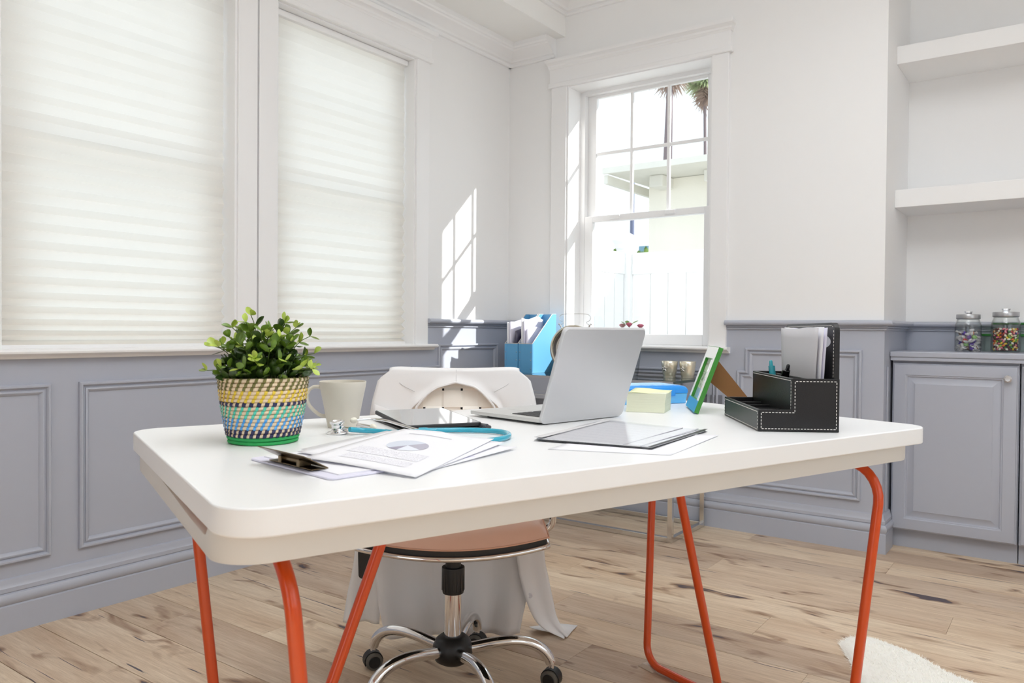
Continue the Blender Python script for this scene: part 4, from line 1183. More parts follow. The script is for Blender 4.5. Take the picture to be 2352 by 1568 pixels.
lidp.grid([[(x, y, 0.0302) for x, y in shr(1.012)], [(x, y, 0.039) for x, y in shr(1.012)], [(x, y, 0.046) for x, y in shr(0.965)], [(x, y, 0.0495) for x, y in shr(0.90)], [(x, y, 0.052) for x, y in shr(0.75)], [(x, y, 0.0535) for x, y in shr(0.45)]], cu=True)
lidp.f.append(list(range(5 * n0, 6 * n0))); lidp.mi.append(0)
lid2 = lidp.build('lid', 'box_blue', pbx, 50)
for k in range(7):
    for s_ in (1, -1):
        pts = []
        for q in range(13):
            u_ = q / 12; x = 0.03 + 0.14 * u_; y = PD / 2 + (k - 3) * 0.0105 + s_ * 0.0045 * sin(u_ * 4 * pi)
            f_ = max(abs(x - ctr.x) / (PL / 2), abs(y - ctr.y) / (PD / 2))
            pts.append((x, y, 0.0538 - 0.0035 * max(0, f_ - .45) / .45))
        MB().tube(pts, 0.0019, 6).build('lid_ridge', 'box_ridge', lid2, 80)
for x in (0.055, 0.15): MB().box(x - .013, x + .013, -0.0062, -0.003, 0.022, 0.040).build('latch', 'box_blue', pbx, bevel=0.002)

# ------------------------------------------------------------------ picture frame
f1, f2 = Vector((1.807, -1.645, ZT)), Vector((1.900, -1.810, ZT))
fu = (f1 - f2).normalized(); FWd = (f1 - f2).length; fa = atan2(fu.y, fu.x)
pf = thing('picture_frame', 'small green-edged photo frame leaning on a brown card strut', 'picture frame', tuple((f1 + f2) / 2 + Vector((0, 0, 0.0046))), fa)
# local x along bottom edge; -y is the leaning-back side, +y the viewer side
FH = 0.172; ft = 0.0115
Fm = Matrix.Rotation(radians(20), 4, 'X')
hx = FWd / 2; bw = 0.030
def fbox(x0, x1, y0, y1, z0, z1): return MB().box(x0, x1, y0, y1, z0, z1, Fm)
back = fbox(-hx, hx, -ft, -ft * .74, 0.0, FH).build('back_board', 'frame_green', pf)
for nm, x0, x1, z0, z1, mt in (('bottom_bar', -hx, hx, 0, bw, 'frame_blue'), ('top_bar', -hx, hx, FH - bw, FH, 'frame_white'), ('side_bar', -hx, -hx + bw, bw, FH - bw, 'frame_white'), ('side_bar', hx - bw, hx, bw, FH - bw, 'frame_white')):
    fbox(x0, x1, -ft * .74, 0.0, z0, z1).build(nm, mt, pf)
e_ = 0.0015
for x0, x1, z0, z1 in ((-hx - e_, -hx, 0, FH), (hx, hx + e_, 0, FH), (-hx - e_, hx + e_, FH, FH + e_)):
    fbox(x0, x1, -ft, -0.0004, z0, z1).build('edge_band', 'frame_green', pf)
for x0, x1, z0, z1 in ((-hx + bw, -hx + bw + e_, bw, FH - bw), (hx - bw - e_, hx - bw, bw, FH - bw), (-hx + bw, hx - bw, FH - bw - e_, FH - bw), (-hx + bw, hx - bw, bw, bw + e_)):
    fbox(x0, x1, -ft * .74, -0.0003, z0, z1).build('inner_lip', 'frame_green', pf)
fbox(-hx + bw, hx - bw, -ft * .74, -ft * .70, bw, FH - bw).build('photo', 'snapshot', pf)
# strut
hA, hB = Fm @ Vector((0, -ft - .0004, 0.150)), Fm @ Vector((0, -ft - .0004, 0.088))
q = [(hA.y, hA.z), (hB.y, hB.z), (-0.140, -0.0040), (-0.176, -0.0040)]
mb = MB(); th = 0.0018
mb.add([(-th, y_, z_) for y_, z_ in q] + [(th, y_, z_) for y_, z_ in q], [(0, 1, 2, 3), (7, 6, 5, 4), (0, 4, 5, 1), (1, 5, 6, 2), (2, 6, 7, 3), (3, 7, 4, 0)])
mb.build('strut', 'card_brown', pf)

# ------------------------------------------------------------------ desk organiser
oa = Vector((2.138, -2.044, ZT + 0.0004)); os_ = radians(32.9)
org = thing('desk_organiser', 'black leather stepped desk organiser with white stitching', 'organiser', tuple(oa), os_)
# local x along the short side (to the back), +y along the long front
OL, OD = 0.316, 0.164
Z1_, Z2_, Z3_ = 0.0455, 0.110, 0.226
XS = 0.068; tk = 0.006
def leather(nm, poly, y0, y1):
    """stepped side panel: prism in the x-z plane"""
    mb = MB(); n = len(poly)
    mb.add([(x, y0, zz) for x, zz in poly] + [(x, y1, zz) for x, zz in poly], [tuple(range(n)), tuple(range(n, 2 * n))[::-1]] + [(i, (i + 1) % n, n + (i + 1) % n, n + i) for i in range(n)])
    return mb.build(nm, 'black_leather', org, bevel=0.0015, segs=2)
side = [(0, 0), (OD, 0), (OD, Z2_), (XS, Z2_), (XS, Z1_), (0, Z1_)]
leather('side_panel', side, 0, tk); leather('side_panel', side, OL - tk, OL)
MB().box(0, tk, tk, OL - tk, 0, Z1_).build('front_panel', 'black_leather', org, bevel=0.0015)
MB().box(XS, XS + tk, tk, OL - tk, 0.004, Z2_).build('middle_panel', 'black_leather', org, bevel=0.0015)
MB().box(0.001, OD - .001, tk, OL - tk, 0, 0.004).build('floor_panel', 'black_leather_dark', org)
MB().box(0.118, 0.122, tk, OL - tk, 0.004, Z2_ - 0.004).build('divider', 'black_leather_dark', org, bevel=0.001)
for y in (0.085, 0.165, 0.235): MB().box(tk, XS, y, y + 0.004, 0.004, Z1_ - 0.005).build('divider', 'black_leather_dark', org, bevel=0.001)
for y in (0.105, 0.205): MB().box(XS + tk, 0.118, y, y + 0.004, 0.004, Z2_ - 0.004).build('divider', 'black_leather_dark', org, bevel=0.001)
# tall back board with rounded top and an oval hand hole
bp_ = round_poly([(0.004, 0.0), (0.004, Z3_), (OL + 0.03, Z3_ - 0.002), (OL + 0.03, 0.0)], 0.020, 6)
hole = [(0.078 + 0.050 * cos(a) * (1 if abs(cos(a)) < .6 else 1), 0.186 + 0.014 * sin(a)) for a in [2 * pi * k / 28 for k in range(28)]]
bmh = bmesh.new()
vo = [bmh.verts.new((OD - 0.010, y, zz)) for y, zz in bp_]; vh = [bmh.verts.new((OD - 0.010, y, zz)) for y, zz in hole]
eds = [bmh.edges.new((vo[i], vo[(i + 1) % len(vo)])) for i in range(len(vo))] + [bmh.edges.new((vh[i], vh[(i + 1) % len(vh)])) for i in range(len(vh))]
bmesh.ops.triangle_fill(bmh, use_beauty=True, edges=eds)
ex = bmesh.ops.extrude_face_region(bmh, geom=list(bmh.faces))
bmesh.ops.translate(bmh, verts=[g for g in ex['geom'] if isinstance(g, bmesh.types.BMVert)], vec=(0.010, 0, 0))
bmesh.ops.recalc_face_normals(bmh, faces=bmh.faces)
me = bpy.data.meshes.new('back_board'); bmh.to_mesh(me); bmh.free(); me.materials.append(MATS['black_leather'])
bo = bpy.data.objects.new('back_board', me); COL.objects.link(bo); bo.parent = org
# stitching: small raised dashes
stm = MB()
def stitch(path, nrm, closed=False, L=0.0042, gap=0.0024, w=0.0008):
    for a, b_ in zip(path[:-1], path[1:]):
        a, b_ = Vector(a), Vector(b_); d = b_ - a; n = max(1, int(d.length / (L + gap))); d.normalize()
        s_ = d.cross(Vector(nrm)).normalized(); nn_ = Vector(nrm)
        for k in range(n):
            p = a + (b_ - a) * ((k + 0.15) / n); q = p + d * L
            stm.add([p - s_ * w, p + s_ * w, q + s_ * w, q - s_ * w, p + nn_ * .0006, q + nn_ * .0006], [(0, 1, 4), (1, 2, 5, 4), (2, 3, 5), (3, 0, 4, 5)])
i_ = 0.006; yy = -0.0002
stitch([(i_, yy, i_), (OD - i_, yy, i_), (OD - i_, yy, Z2_ - i_), (XS + i_, yy, Z2_ - i_), (XS + i_, yy, Z1_ - i_), (i_, yy, Z1_ - i_), (i_, yy, i_)], (0, -1, 0))
stitch([(-0.0002, 0.005, 0.004), (-0.0002, OL - .005, 0.004), (-0.0002, OL - .005, Z1_ - .005), (-0.0002, 0.005, Z1_ - .005), (-0.0002, 0.005, .004)], (-1, 0, 0))
stitch([(XS - .0002, 0.007, Z1_), (XS - .0002, 0.007, Z2_ - .005), (XS - .0002, OL - .005, Z2_ - .005)], (-1, 0, 0))
stitch([(OD - 0.0102, y, zz) for y, zz in [(0.010, 0.112), (0.010, Z3_ - .022), (0.013, Z3_ - .010), (0.022, Z3_ - .006), (OL + .008, Z3_ - .008), (OL + .022, Z3_ - .02), (OL + .024, 0.115)]], (-1, 0, 0))
tag(stm.build('stitching', 'stitch_white', org), kind='stuff')
# folded papers standing in the back slot
for k, (x0, y0, y1, zt_, mt, lb) in enumerate(((0.129, 0.040, 0.285, 0.2145, 'paper_grey', 'front folded grey sheet standing in the black organiser'), (0.1335, 0.026, 0.280, 0.2150, 'paper', 'middle folded white sheet standing in the organiser'), (0.138, 0.020, 0.270, 0.2135, 'paper_lilac', 'rear folded lilac-white sheet against the organiser back'))):
    base_w = oa + Matrix.Rotation(os_, 3, 'Z') @ Vector((x0, 0.16, 0.0046))
    pt = thing('folded_paper', lb, 'paper', tuple(base_w), os_, 'papers standing in the organiser')
    rows = []
    for i in range(10):
        v_ = i / 9; row = []
        for j in range(12):
            u_ = j / 11; y = y0 + (y1 - y0) * u_ - 0.16
            sh = 0.018 * (1 - v_) * (0.5 - u_) if True else 0
            row.append((0.003 * sin(5 * u_ + k) * v_ + 0.004 * (v_ ** 2) * (u_ < .15) , y + sh * 1.2, (zt_ - 0.0046) * v_ + 0.002 * sin(7 * u_ + k) * v_))
        rows.append(row)
    MB().grid(rows).build('sheet', mt, pt, 180, solid=0.0004)
def ow(x, y, zz): return oa + Matrix.Rotation(os_, 3, 'Z') @ Vector((x, y, zz))
pen('highlighter_pen', ow(0.104, 0.245, 0.005), ow(0.096, 0.262, 0.138), 0.0056, ('pen_teal', 'pen_teal'), 'turquoise pen standing in the black organiser')
pen('felt_pen', ow(0.090, 0.190, 0.005), ow(0.098, 0.128, 0.1335), 0.0060, ('pen_black', 'pen_black'), 'black pen leaning in the black organiser')

# ------------------------------------------------------------------ office chair (local: -x is picture right, +y faces the desk)
CH = Vector((1.351, -2.080, 0.0)); CHA = radians(-50 - 90)
chair = thing('office_chair', 'office chair with woven cream leather back and chrome star base', 'chair', tuple(CH), CHA)
def cp(u_, k, z_): return (-u_, k, z_)          # u: picture right, k: towards the desk
# hub and column
MB().lathe([(0.0, 0.070), (0.030, 0.070), (0.046, 0.080), (0.053, 0.100), (0.052, 0.118), (0.044, 0.134), (0.034, 0.142), (0.027, 0.144), (0.0, 0.145)], 36).build('hub', 'black_plastic', chair, 50)
MB().lathe([(0.0225, 0.140), (0.0225, 0.262)], 32).build('gas_lift', 'chrome', chair, 50)
cm = MB().lathe([(0.0215, 0.255), (0.0275, 0.2555), (0.0285, 0.262), (0.0300, 0.320), (0.0295, 0.3235), (0.0205, 0.324), (0.0205, 0.372)], 32)
col = cm.build('collar', 'black_plastic', chair, 50)
for k in range(16):
    a = 2 * pi * k / 16
    MB().box(0.0284, 0.0299, -0.0012, 0.0012, 0.262, 0.316, Matrix.Rotation(a, 4, 'Z')).build('grip_rib', 'black_plastic', col)
wheel = MB().lathe([(0.0, -0.011), (0.019, -0.011), (0.0225, -0.009), (0.0235, -0.006), (0.0235, 0.006), (0.0225, 0.009), (0.019, 0.011), (0.0, 0.011)], 28, Matrix.Rotation(pi / 2, 4, 'X')).mesh('wheel', 'grey_rubber', 50)
disc = MB().lathe([(0.0, -0.0125), (0.0155, -0.0125), (0.0165, -0.0110), (0.0165, 0.0110), (0.0155, 0.0125), (0.0, 0.0125)], 24, Matrix.Rotation(pi / 2, 4, 'X')).mesh('wheel_disc', 'black_plastic', 50)
hood = MB()
rows = []
for i in range(13):
    a = radians(-25 + 215 * i / 12)
    rows.append([(0.0265 * cos(a), y, 0.0265 * sin(a)) for y in (-0.013, -0.012, 0.012, 0.013)])
hood.grid(rows)
hood_m = hood.mesh('hood', 'black_plastic', 60)
for n_, ang in enumerate((188, 40, 114, 260, 332)):
    a = radians(ang) - CHA
    Ra = Matrix.Rotation(a, 4, 'Z')
    prof = [(0.040, 0.108), (0.075, 0.114), (0.115, 0.121), (0.155, 0.124), (0.190, 0.121), (0.218, 0.112), (0.240, 0.097), (0.254, 0.079), (0.260, 0.064)]
    pts = [Ra @ Vector((r_, 0, z_)) for r_, z_ in prof]
    arm = MB().tube(smooth_path(pts, 3), 0.0145, 16).build('star_arm', 'chrome', chair, 80)
    c_ = Ra @ Vector((0.262, 0, 0.0))
    cas = bpy.data.objects.new('caster', hood_m); COL.objects.link(cas); cas.parent = chair
    swv = a + (0.9, -0.5, 1.4, 0.2, -1.1)[n_]
    cas.location = (c_.x, c_.y, 0.0240); cas.rotation_euler = (0, 0, swv)
    md = cas.modifiers.new('thickness', 'SOLIDIFY'); md.thickness = 0.003
    for me_, off, nm in ((wheel, -0.0125, 'wheel'), (wheel, 0.0125, 'wheel'), (disc, -0.0128, 'wheel_disc'), (disc, 0.0128, 'wheel_disc')):
        q = bpy.data.objects.new(nm, me_); COL.objects.link(q); q.parent = cas; q.location = (0, off * 1.02, 0)
    MB().tube([(0, 0, 0.022), (0, 0, 0.046)], 0.0075, 12).build('caster_stem', 'chrome', cas, 60)
# seat: cushion with dropped waterfall front, black board and chrome rim
def seat_half(k): return 0.222 + 0.012 * sin((k + 0.2) * 3)
rowsT, rowsB = [], []
NSX, NSY = 22, 16
def seat_pt(i, j, top):
    s_ = -1 + 2 * i / NSX; f = j / NSY
    front = 0.232 - 0.062 * s_ * s_; back_ = -0.205
    k = back_ + (front - back_) * f
    u_ = s_ * 0.232
    dip = 0.012 * s_ * s_
    edge = min(1 - abs(s_), 1 - f, 0.6) if top else 1
    z_ = 0.440 + dip - 0.010 * max(0, (f - 0.72) / 0.28) ** 1.6
    zt_ = z_ + 0.024 * min(1, edge * 7) ** 0.5 if top else z_
    return cp(u_, k, zt_)
top = [[seat_pt(i, j, True) for i in range(NSX + 1)] for j in range(NSY + 1)]
bot = [[(p[0], p[1], p[2] - 0.0) for p in (seat_pt(i, j, False) for i in range(NSX + 1))] for j in range(NSY + 1)]
mb = MB(); mb.grid(top); mb.grid(bot)
seat = mb.build('seat', 'leather_tan', chair, 60)
def rim_path(dz, grow):
    pts = []
    for i in range(NSX + 1): pts.append(seat_pt(i, NSY, False))
    for j in range(NSY - 1, -1, -1): pts.append(seat_pt(NSX, j, False))
    for i in range(NSX - 1, -1, -1): pts.append(seat_pt(i, 0, False))
    for j in range(1, NSY): pts.append(seat_pt(0, j, False))
    return [Vector((x * grow, (y - 0.01) * grow + 0.01, z_ + dz)) for x, y, z_ in pts]
MB().tube(rim_path(0.001, 0.998), 0.0022, 6, closed=True).build('piping', 'seat_edge', seat, 80)
def slab_from(path, z0, z1):
    n = len(path); mb = MB()
    mb.grid([[p + Vector((0, 0, z0)) for p in path], [p + Vector((0, 0, z1)) for p in path]], cu=True)
    mb.f += [list(range(n)), list(range(n, 2 * n))]; mb.mi += [0, 0]
    return mb
slab_from(rim_path(0, 0.975), -0.016, 0.0).build('seat_board', 'black_plastic', chair)
MB().tube(rim_path(-0.021, 0.988), 0.0068, 10, closed=True).build('seat_rim', 'chrome', chair, 80)
MB().box(-0.09, 0.09, -0.10, 0.10, 0.365, 0.405).build('mechanism', 'black_plastic', chair, bevel=0.006)
# height lever (picture left) and its paddle
MB().tube([cp(-0.06, 0.03, 0.38), cp(-0.20, 0.03, 0.382)], 0.006, 8).build('lever', 'black_plastic', chair, 60)
pd = round_poly([(-0.018, -0.048), (-0.020, 0.028), (0.012, 0.028), (0.016, -0.048)], 0.010, 5)
MB().prism(pd, -0.006, 0.006, Matrix.Translation(cp(-0.222, 0.045, 0.358)) @ Matrix.Rotation(pi / 2, 4, 'X') @ Matrix.Scale(-1, 4, (1, 0, 0))).build('paddle', 'black_plastic', chair, 40, bevel=0.003)
# chrome arm loops
for s_ in (-1, 1):
    pts = arc3([cp(s_ * 0.20, -0.02, 0.412), cp(s_ * 0.262, -0.02, 0.412), cp(s_ * 0.272, 0.02, 0.60), cp(s_ * 0.272, -0.17, 0.62), cp(s_ * 0.225, -0.215, 0.50)], [0, 0.028, 0.05, 0.05, 0], None)
    MB().tube(pts, 0.0095, 12).build('arm_loop', 'chrome', chair, 80)
# back: chrome frame and woven straps
def back_k(z_): return -0.208 - 0.05 * (z_ - 0.45) / 0.37
fr = [cp(-0.165, back_k(.44), 0.44), cp(-0.178, back_k(.81), 0.812), cp(0.178, back_k(.81), 0.812), cp(0.165, back_k(.44), 0.44)]
MB().tube(arc3([cp(-0.15, -0.15, 0.415)] + fr + [cp(0.15, -0.15, 0.415)], [0, .04, .03, .03, .04, 0], None), 0.009, 10).build('back_frame', 'chrome', chair, 80)
PU = 0.0545
us = [-0.0065 + PU * k for k in (-3, -2, -1, 0, 1, 2, 3)]
zs_ = [0.742 - PU * k for k in range(-1, 5)]
# dark board behind the weave
mb = MB(); mb.grid([[cp(u_, back_k(z_) - 0.0075, z_) for u_ in (-0.178, 0.178)] for z_ in (0.46, 0.60, 0.80)]); mb.build('back_lining', 'black_plastic', chair, solid=0.003)
for a, u0 in enumerate(us):
    rows = []
    for q in range(45):
        z_ = 0.47 + 0.335 * q / 44
        ph = 0.0
        kk = (zs_[1] - z_) / PU
        over = cos(pi * kk) * (1 if a % 2 else -1)
        off = 0.0020 * max(-1, min(1, over * 9))
        rows.append([cp(u0 - PU * .44, back_k(z_) + off, z_), cp(u0, back_k(z_) + off + 0.0002, z_), cp(u0 + PU * .44, back_k(z_) + off, z_)])
    MB().grid(rows).build('strap', 'leather_cream', chair, solid=0.0016)
for b_, z0 in enumerate(zs_):
    rows = []
    for q in range(57):
        u_ = -0.176 + 0.352 * q / 56
        kk = (u_ - us[3]) / PU
        over = cos(pi * kk) * (1 if b_ % 2 else -1)
        off = 0.0020 * max(-1, min(1, over * 9))
        rows.append([cp(u_, back_k(z0 + d) + off, z0 + d) for d in (-PU * .44, 0, PU * .44)])
    MB().grid(rows).build('strap', 'leather_cream', chair, solid=0.0016)

# ------------------------------------------------------------------ lab coat over the chair back
coat = thing('lab_coat', 'white lab coat hung inside-out over the chair back, hem on the floor', 'coat', tuple(CH + Matrix.Rotation(CHA, 3, 'Z') @ Vector((0, -0.30, 0))), CHA)
def kp(u_, k, z_): return (-u_, k + 0.30, z_)
def hw_of(z_):
    pts = [(0.0, 0.215), (0.12, 0.232), (0.30, 0.245), (0.50, 0.252), (0.66, 0.250), (0.74, 0.238), (0.80, 0.222), (0.822, 0.190), (0.84, 0.186)]
    for (a, wa), (c_, wc) in zip(pts[:-1], pts[1:]):
        if z_ <= c_: return wa + (wc - wa) * max(0, (z_ - a)) / (c_ - a)
    return pts[-1][1]
NCc = 48
def zlow(u_):
    """lower edge of the coat front: the neckline arch in the middle, hanging fronts outside"""
    a = abs(u_ - 0.003)
    if a < 0.112: return 0.789 - 0.012 * (a / 0.05) if a < 0.045 else 0.778 - 0.062 * ((a - 0.045) / 0.067) ** 1.5
    if a < 0.150: return 0.716 - 0.22 * (a - 0.112) / 0.038
    return 0.496
rows = []
# from the neckline up the front, over the top, down the back to the floor
for i in range(70):
    row = []
    for j in range(NCc + 1):
        s_ = -1 + 2 * j / NCc
        if i < 26:                      # front side
            f = i / 25
            u_t = s_ * 0.182
            zl = zlow(s_ * 0.20)
            z_ = zl + (0.822 - zl) * f
            q_ = min(1, max(0, (abs(s_) - .15) / .6)); q_ = q_ * q_ * (3 - 2 * q_)
            u_ = s_ * (0.19 * (1 - q_) + hw_of(z_) * q_)
            roll = 0.010 * math.exp(-((z_ - zl) / 0.016) ** 2)
            k = back_k(z_) + 0.0155 + roll + 0.0022 * sin(7 * s_ + 12 * z_) * (1 - f) + 0.0030 * sin(11 * s_ - 9 * f * (1 if s_ > 0 else -1)) * (1 - f) * min(1, max(0, abs(s_) - .3) * 4)
            k -= 0.022 * max(0, abs(s_) - 0.85) / 0.15 * (1 - f)
            zz = z_ + 0.006 * s_ * s_ * f * (1 - abs(s_) ** 12)
        elif i < 33:                    # over the top
            a = (i - 25) / 8 * pi
            r_ = 0.026
            u_ = s_ * 0.190; k = back_k(0.82) - 0.010 + r_ * cos(a) ; zz = 0.822 + 0.009 * sin(a) + 0.006 * s_ * s_ * (1 - abs(s_) ** 12)
        else:                           # back
            f = (i - 32) / 37
            z_ = 0.815 * (1 - f) + 0.010
            bottom = max(0, f - 0.45) / 0.55
            u_ = s_ * hw_of(z_) * (1.0 - 0.06 * bottom)
            k = back_k(0.82) - 0.036 - 0.02 * f - 0.012 * bottom + (0.012 * sin(7 * s_ + 1.0) + 0.008 * sin(15 * s_ + 2.5)) * bottom + 0.03 * s_ * s_ * (1 - bottom)
            k += 0.030 * bottom * (s_ < -.2) * (-(s_ + .2))
            zz = z_ + 0.010 * bottom * (1 + sin(6 * s_ + .8)) * (f > .9) * .5
        row.append(kp(u_, k, zz))
    rows.append(row)
body_c = MB().grid(rows).build('body', 'coat_cloth', coat, 180, solid=0.0018)
# collar roll along the arch
arch = []
for q in range(31):
    u_ = -0.118 + 0.236 * q / 30 + 0.003
    z_ = zlow(u_ * 1.0 if abs(u_) < .118 else u_) ; arch.append(kp(u_ * 1.02, back_k(z_) + 0.0245, z_ + 0.003))
MB().tube(arch, 0.0030, 8, flat=1.2).build('collar_roll', 'coat_cloth', coat, 80)
def seam(pts, r_=0.0006): MB().tube(smooth_path([kp(*p) for p in pts], 4), r_, 5).build('seam', 'coat_seam', coat, 80)
seam([(0.004, back_k(.83) + 0.017, 0.8285), (0.004, back_k(.81) + 0.0165, 0.812), (0.004, back_k(.795) + .027, 0.795)])
for s_ in (-1, 1):
    seam([(s_ * 0.160, back_k(.79) + 0.0162, 0.790), (s_ * 0.15, back_k(.785) + 0.0180, 0.782), (s_ * 0.115, back_k(.765) + 0.0195, 0.764)], 0.0008)
# hanging front panels
def hanging(edge_in, edge_out, amp, name):
    """edges: lists of (u, k, z) from top to hem"""
    a = smooth_path(edge_in, 6); b_ = smooth_path(edge_out, 6); n = min(len(a), len(b_)); rows = []
    for i in range(n):
        fi = i / (n - 1)
        rows.append([])
        for j in range(11):
            t_ = j / 10; p = a[i].lerp(b_[i], t_)
            p.y += amp * sin(t_ * 7 + fi * 2) * fi * (t_ * (1 - t_)) * 3
            rows[-1].append(kp(*p))
    return MB().grid(rows).build(name, 'coat_cloth', coat, 180, solid=0.0018)
fr_r = hanging([(0.14, -0.190, 0.70), (0.165, -0.215, 0.45), (0.190, -0.270, 0.255), (0.203, -0.282, 0.185), (0.232, -0.292, 0.098), (0.268, -0.300, 0.043), (0.338, -0.305, 0.004)],
        [(0.225, -0.215, 0.73), (0.252, -0.235, 0.50), (0.274, -0.290, 0.270), (0.288, -0.315, 0.200), (0.305, -0.335, 0.125), (0.322, -0.345, 0.055), (0.352, -0.325, 0.005)], 0.012, 'front_panel')
fl = hanging([(-0.14, -0.190, 0.70), (-0.17, -0.225, 0.45), (-0.200, -0.295, 0.255), (-0.215, -0.325, 0.150), (-0.225, -0.345, 0.045)],
        [(-0.232, -0.215, 0.73), (-0.268, -0.245, 0.50), (-0.296, -0.300, 0.260), (-0.318, -0.33, 0.150), (-0.335, -0.35, 0.052)], 0.025, 'front_panel')
# corner of the right front lying on the boards
mb = MB(); mb.grid([[kp(0.255, -0.34, 0.022), kp(0.300, -0.345, 0.010), kp(0.350, -0.318, 0.004)], [kp(0.245, -0.36, 0.018), kp(0.310, -0.385, 0.012), kp(0.372, -0.365, 0.004)], [kp(0.24, -0.385, 0.012), kp(0.335, -0.425, 0.006), kp(0.397, -0.412, 0.003)]])
mb.build('hem_corner', 'coat_cloth', coat, 180, solid=0.0018)
Bm = Matrix.Translation(kp(0.232, -0.2915, 0.143)) @ Matrix.Rotation(-pi / 2, 4, 'X')
MB().lathe([(0.0, -0.0012), (0.006, -0.0012), (0.0078, 0.0), (0.0080, 0.0012), (0.0068, 0.0018), (0.004, 0.0012), (0.0, 0.0012)], 20, Bm).build('button', 'coat_button', coat, 60)

# ------------------------------------------------------------------ console table by the back wall
CX0, CX1, CYF, CYB, CZ = 0.16, 1.222, -0.421, -0.030, 0.722
con = thing('console_table', 'chrome console table with glass top and mirrored front below the window', 'table', ((CX0 + CX1) / 2, (CYF + CYB) / 2, 0))
ox, oy = (CX0 + CX1) / 2, (CYF + CYB) / 2
def cbox(x0, x1, y0, y1, z0, z1): return MB().box(x0 - ox, x1 - ox, y0 - oy, y1 - oy, z0, z1)
cbox(CX0, CX1, CYF, CYB, CZ - 0.0115, CZ).build('glass_top', 'console_glass', con, bevel=0.001)
cbox(CX0, CX1, CYF - 0.0008, CYF, CZ - 0.012, CZ - 0.0005).build('glass_edge', 'mirror_bevel', con)
cbox(CX1, CX1 + 0.0008, CYF, CYB, CZ - 0.012, CZ - 0.0005).build('glass_edge', 'glass_edge', con)
ap = cbox(CX0, CX1, CYF, CYF + 0.008, 0.629, CZ - 0.0118).build('front_mirror', 'mirror', con)
mb = MB(); mb.add([(CX0 - ox, CYF - oy - 0.0004, 0.645), (CX1 - ox, CYF - oy - 0.0004, 0.645), (CX1 - ox, CYF - oy + 0.004, 0.630), (CX0 - ox, CYF - oy + .004, 0.630)], [(0, 1, 2, 3)])
mb.build('bevel_strip', 'mirror_bevel', con, solid=0.0006)
cbox(CX1 - 0.008, CX1, CYF + 0.009, CYB, 0.629, CZ - 0.0118).build('side_mirror', 'mirror', con)
tb = 0.022
for x in (CX0, CX1 - tb):
    for y in (CYF, CYB - tb): cbox(x, x + tb, y, y + tb, 0, 0.606).build('leg', 'chrome_soft', con, bevel=0.0015)
for y in (CYF, CYB - tb):
    cbox(CX0, CX1, y, y + tb, 0.606, 0.628).build('top_rail', 'chrome_soft', con, bevel=0.0015)
    cbox(CX0 + tb, CX1 - tb, y, y + tb, 0.001, 0.023).build('floor_rail', 'chrome_soft', con, bevel=0.0015)
for x in (CX0, CX1 - tb):
    cbox(x, x + tb, CYF + tb, CYB - tb, 0.606, 0.628).build('top_rail', 'chrome_soft', con, bevel=0.0015)
    cbox(x, x + tb, CYF + tb, CYB - tb, 0.001, 0.023).build('floor_rail', 'chrome_soft', con, bevel=0.0015)

# magazine files
def mag_file(x0, label, sheets):
    W = 0.088; Dp = 0.212
    o = thing('magazine_file', label, 'file box', (x0, -0.302, CZ + 0.0005), radians(-3), 'blue magazine files on the console')
    zf, zb = 0.153, 0.310; t_ = 0.0025
    prof = [(0, 0), (Dp, 0), (Dp, zb), (Dp - 0.035, zb), (0.004, zf), (0, zf)]
    for x in (0, W - t_):
        mb = MB(); n = len(prof)
        mb.add([(x, y, zz) for y, zz in prof] + [(x + t_, y, zz) for y, zz in prof], [tuple(range(n)), tuple(range(n, 2 * n))[::-1]] + [(i, (i + 1) % n, n + (i + 1) % n, n + i) for i in range(n)])
        mb.build('side', 'file_blue', o)
        pth = [(x + t_ / 2, 0, zf), (x + t_ / 2, 0.004, zf + .001), (x + t_ / 2, Dp - 0.035, zb + .001), (x + t_ / 2, Dp, zb + .001)]
        MB().tube(pth, 0.0019, 6).build('edge_trim', 'file_edge', o, 60)
    fr_ = MB().box(t_, W - t_, 0, t_, 0, zf).build('front', 'file_blue', o)
    MB().box(0.0, W, -0.0008, 0.001, zf - 0.0015, zf + 0.0012).build('front_trim', 'file_edge', o)
    for x0_, x1_ in ((0, 0.014), (W - 0.014, W)): MB().box(x0_, x1_, -0.0012, 0, 0, zf - .002).build('corner_strip', 'file_blue', fr_)
    for x in (0.007, W - 0.009):
        for zz in (0.022, 0.066, 0.108): MB().lathe([(0.0, 0.002), (0.002, 0.0016), (0.003, 0.0)], 8, Matrix.Translation((x, -0.0012, zz)) @ Matrix.Rotation(pi / 2, 4, 'X')).build('rivet', 'rivet', fr_)
    MB().box(t_, W - t_, Dp - t_, Dp, 0, zb).build('back', 'file_inner', o)
    MB().box(t_, W - t_, t_, Dp - t_, 0, t_).build('bottom', 'file_inner', o)
    for k, (xo, y0, y1, h, mt, lb) in enumerate(sheets):
        s_ = thing('filed_papers', lb, 'papers', (x0 + xo, -0.302, CZ + 0.004), radians(-3), 'papers standing in the blue files')
        rows = []
        for i in range(6):
            rows.append([(0.0018 * sin(i + j + k), y0 + (y1 - y0) * j / 5, h * (i / 5) * (1 - 0.03 * sin(j * 1.1 + k))) for j in range(6)])
        MB().grid(rows).build('sheaf', mt, s_, 180, solid=0.006)
    return o
mag_file(0.202, 'left-hand blue magazine file, nearer the room corner', [(0.012, 0.008, 0.170, 0.262, 'paper', 'white sheaf in the left blue file, leaning out'), (0.026, 0.012, 0.185, 0.272, 'paper_lilac', 'pale sheaf in the middle of the left blue file'), (0.064, 0.008, 0.130, 0.222, 'folder_dark', 'dark folder in the left blue file')])
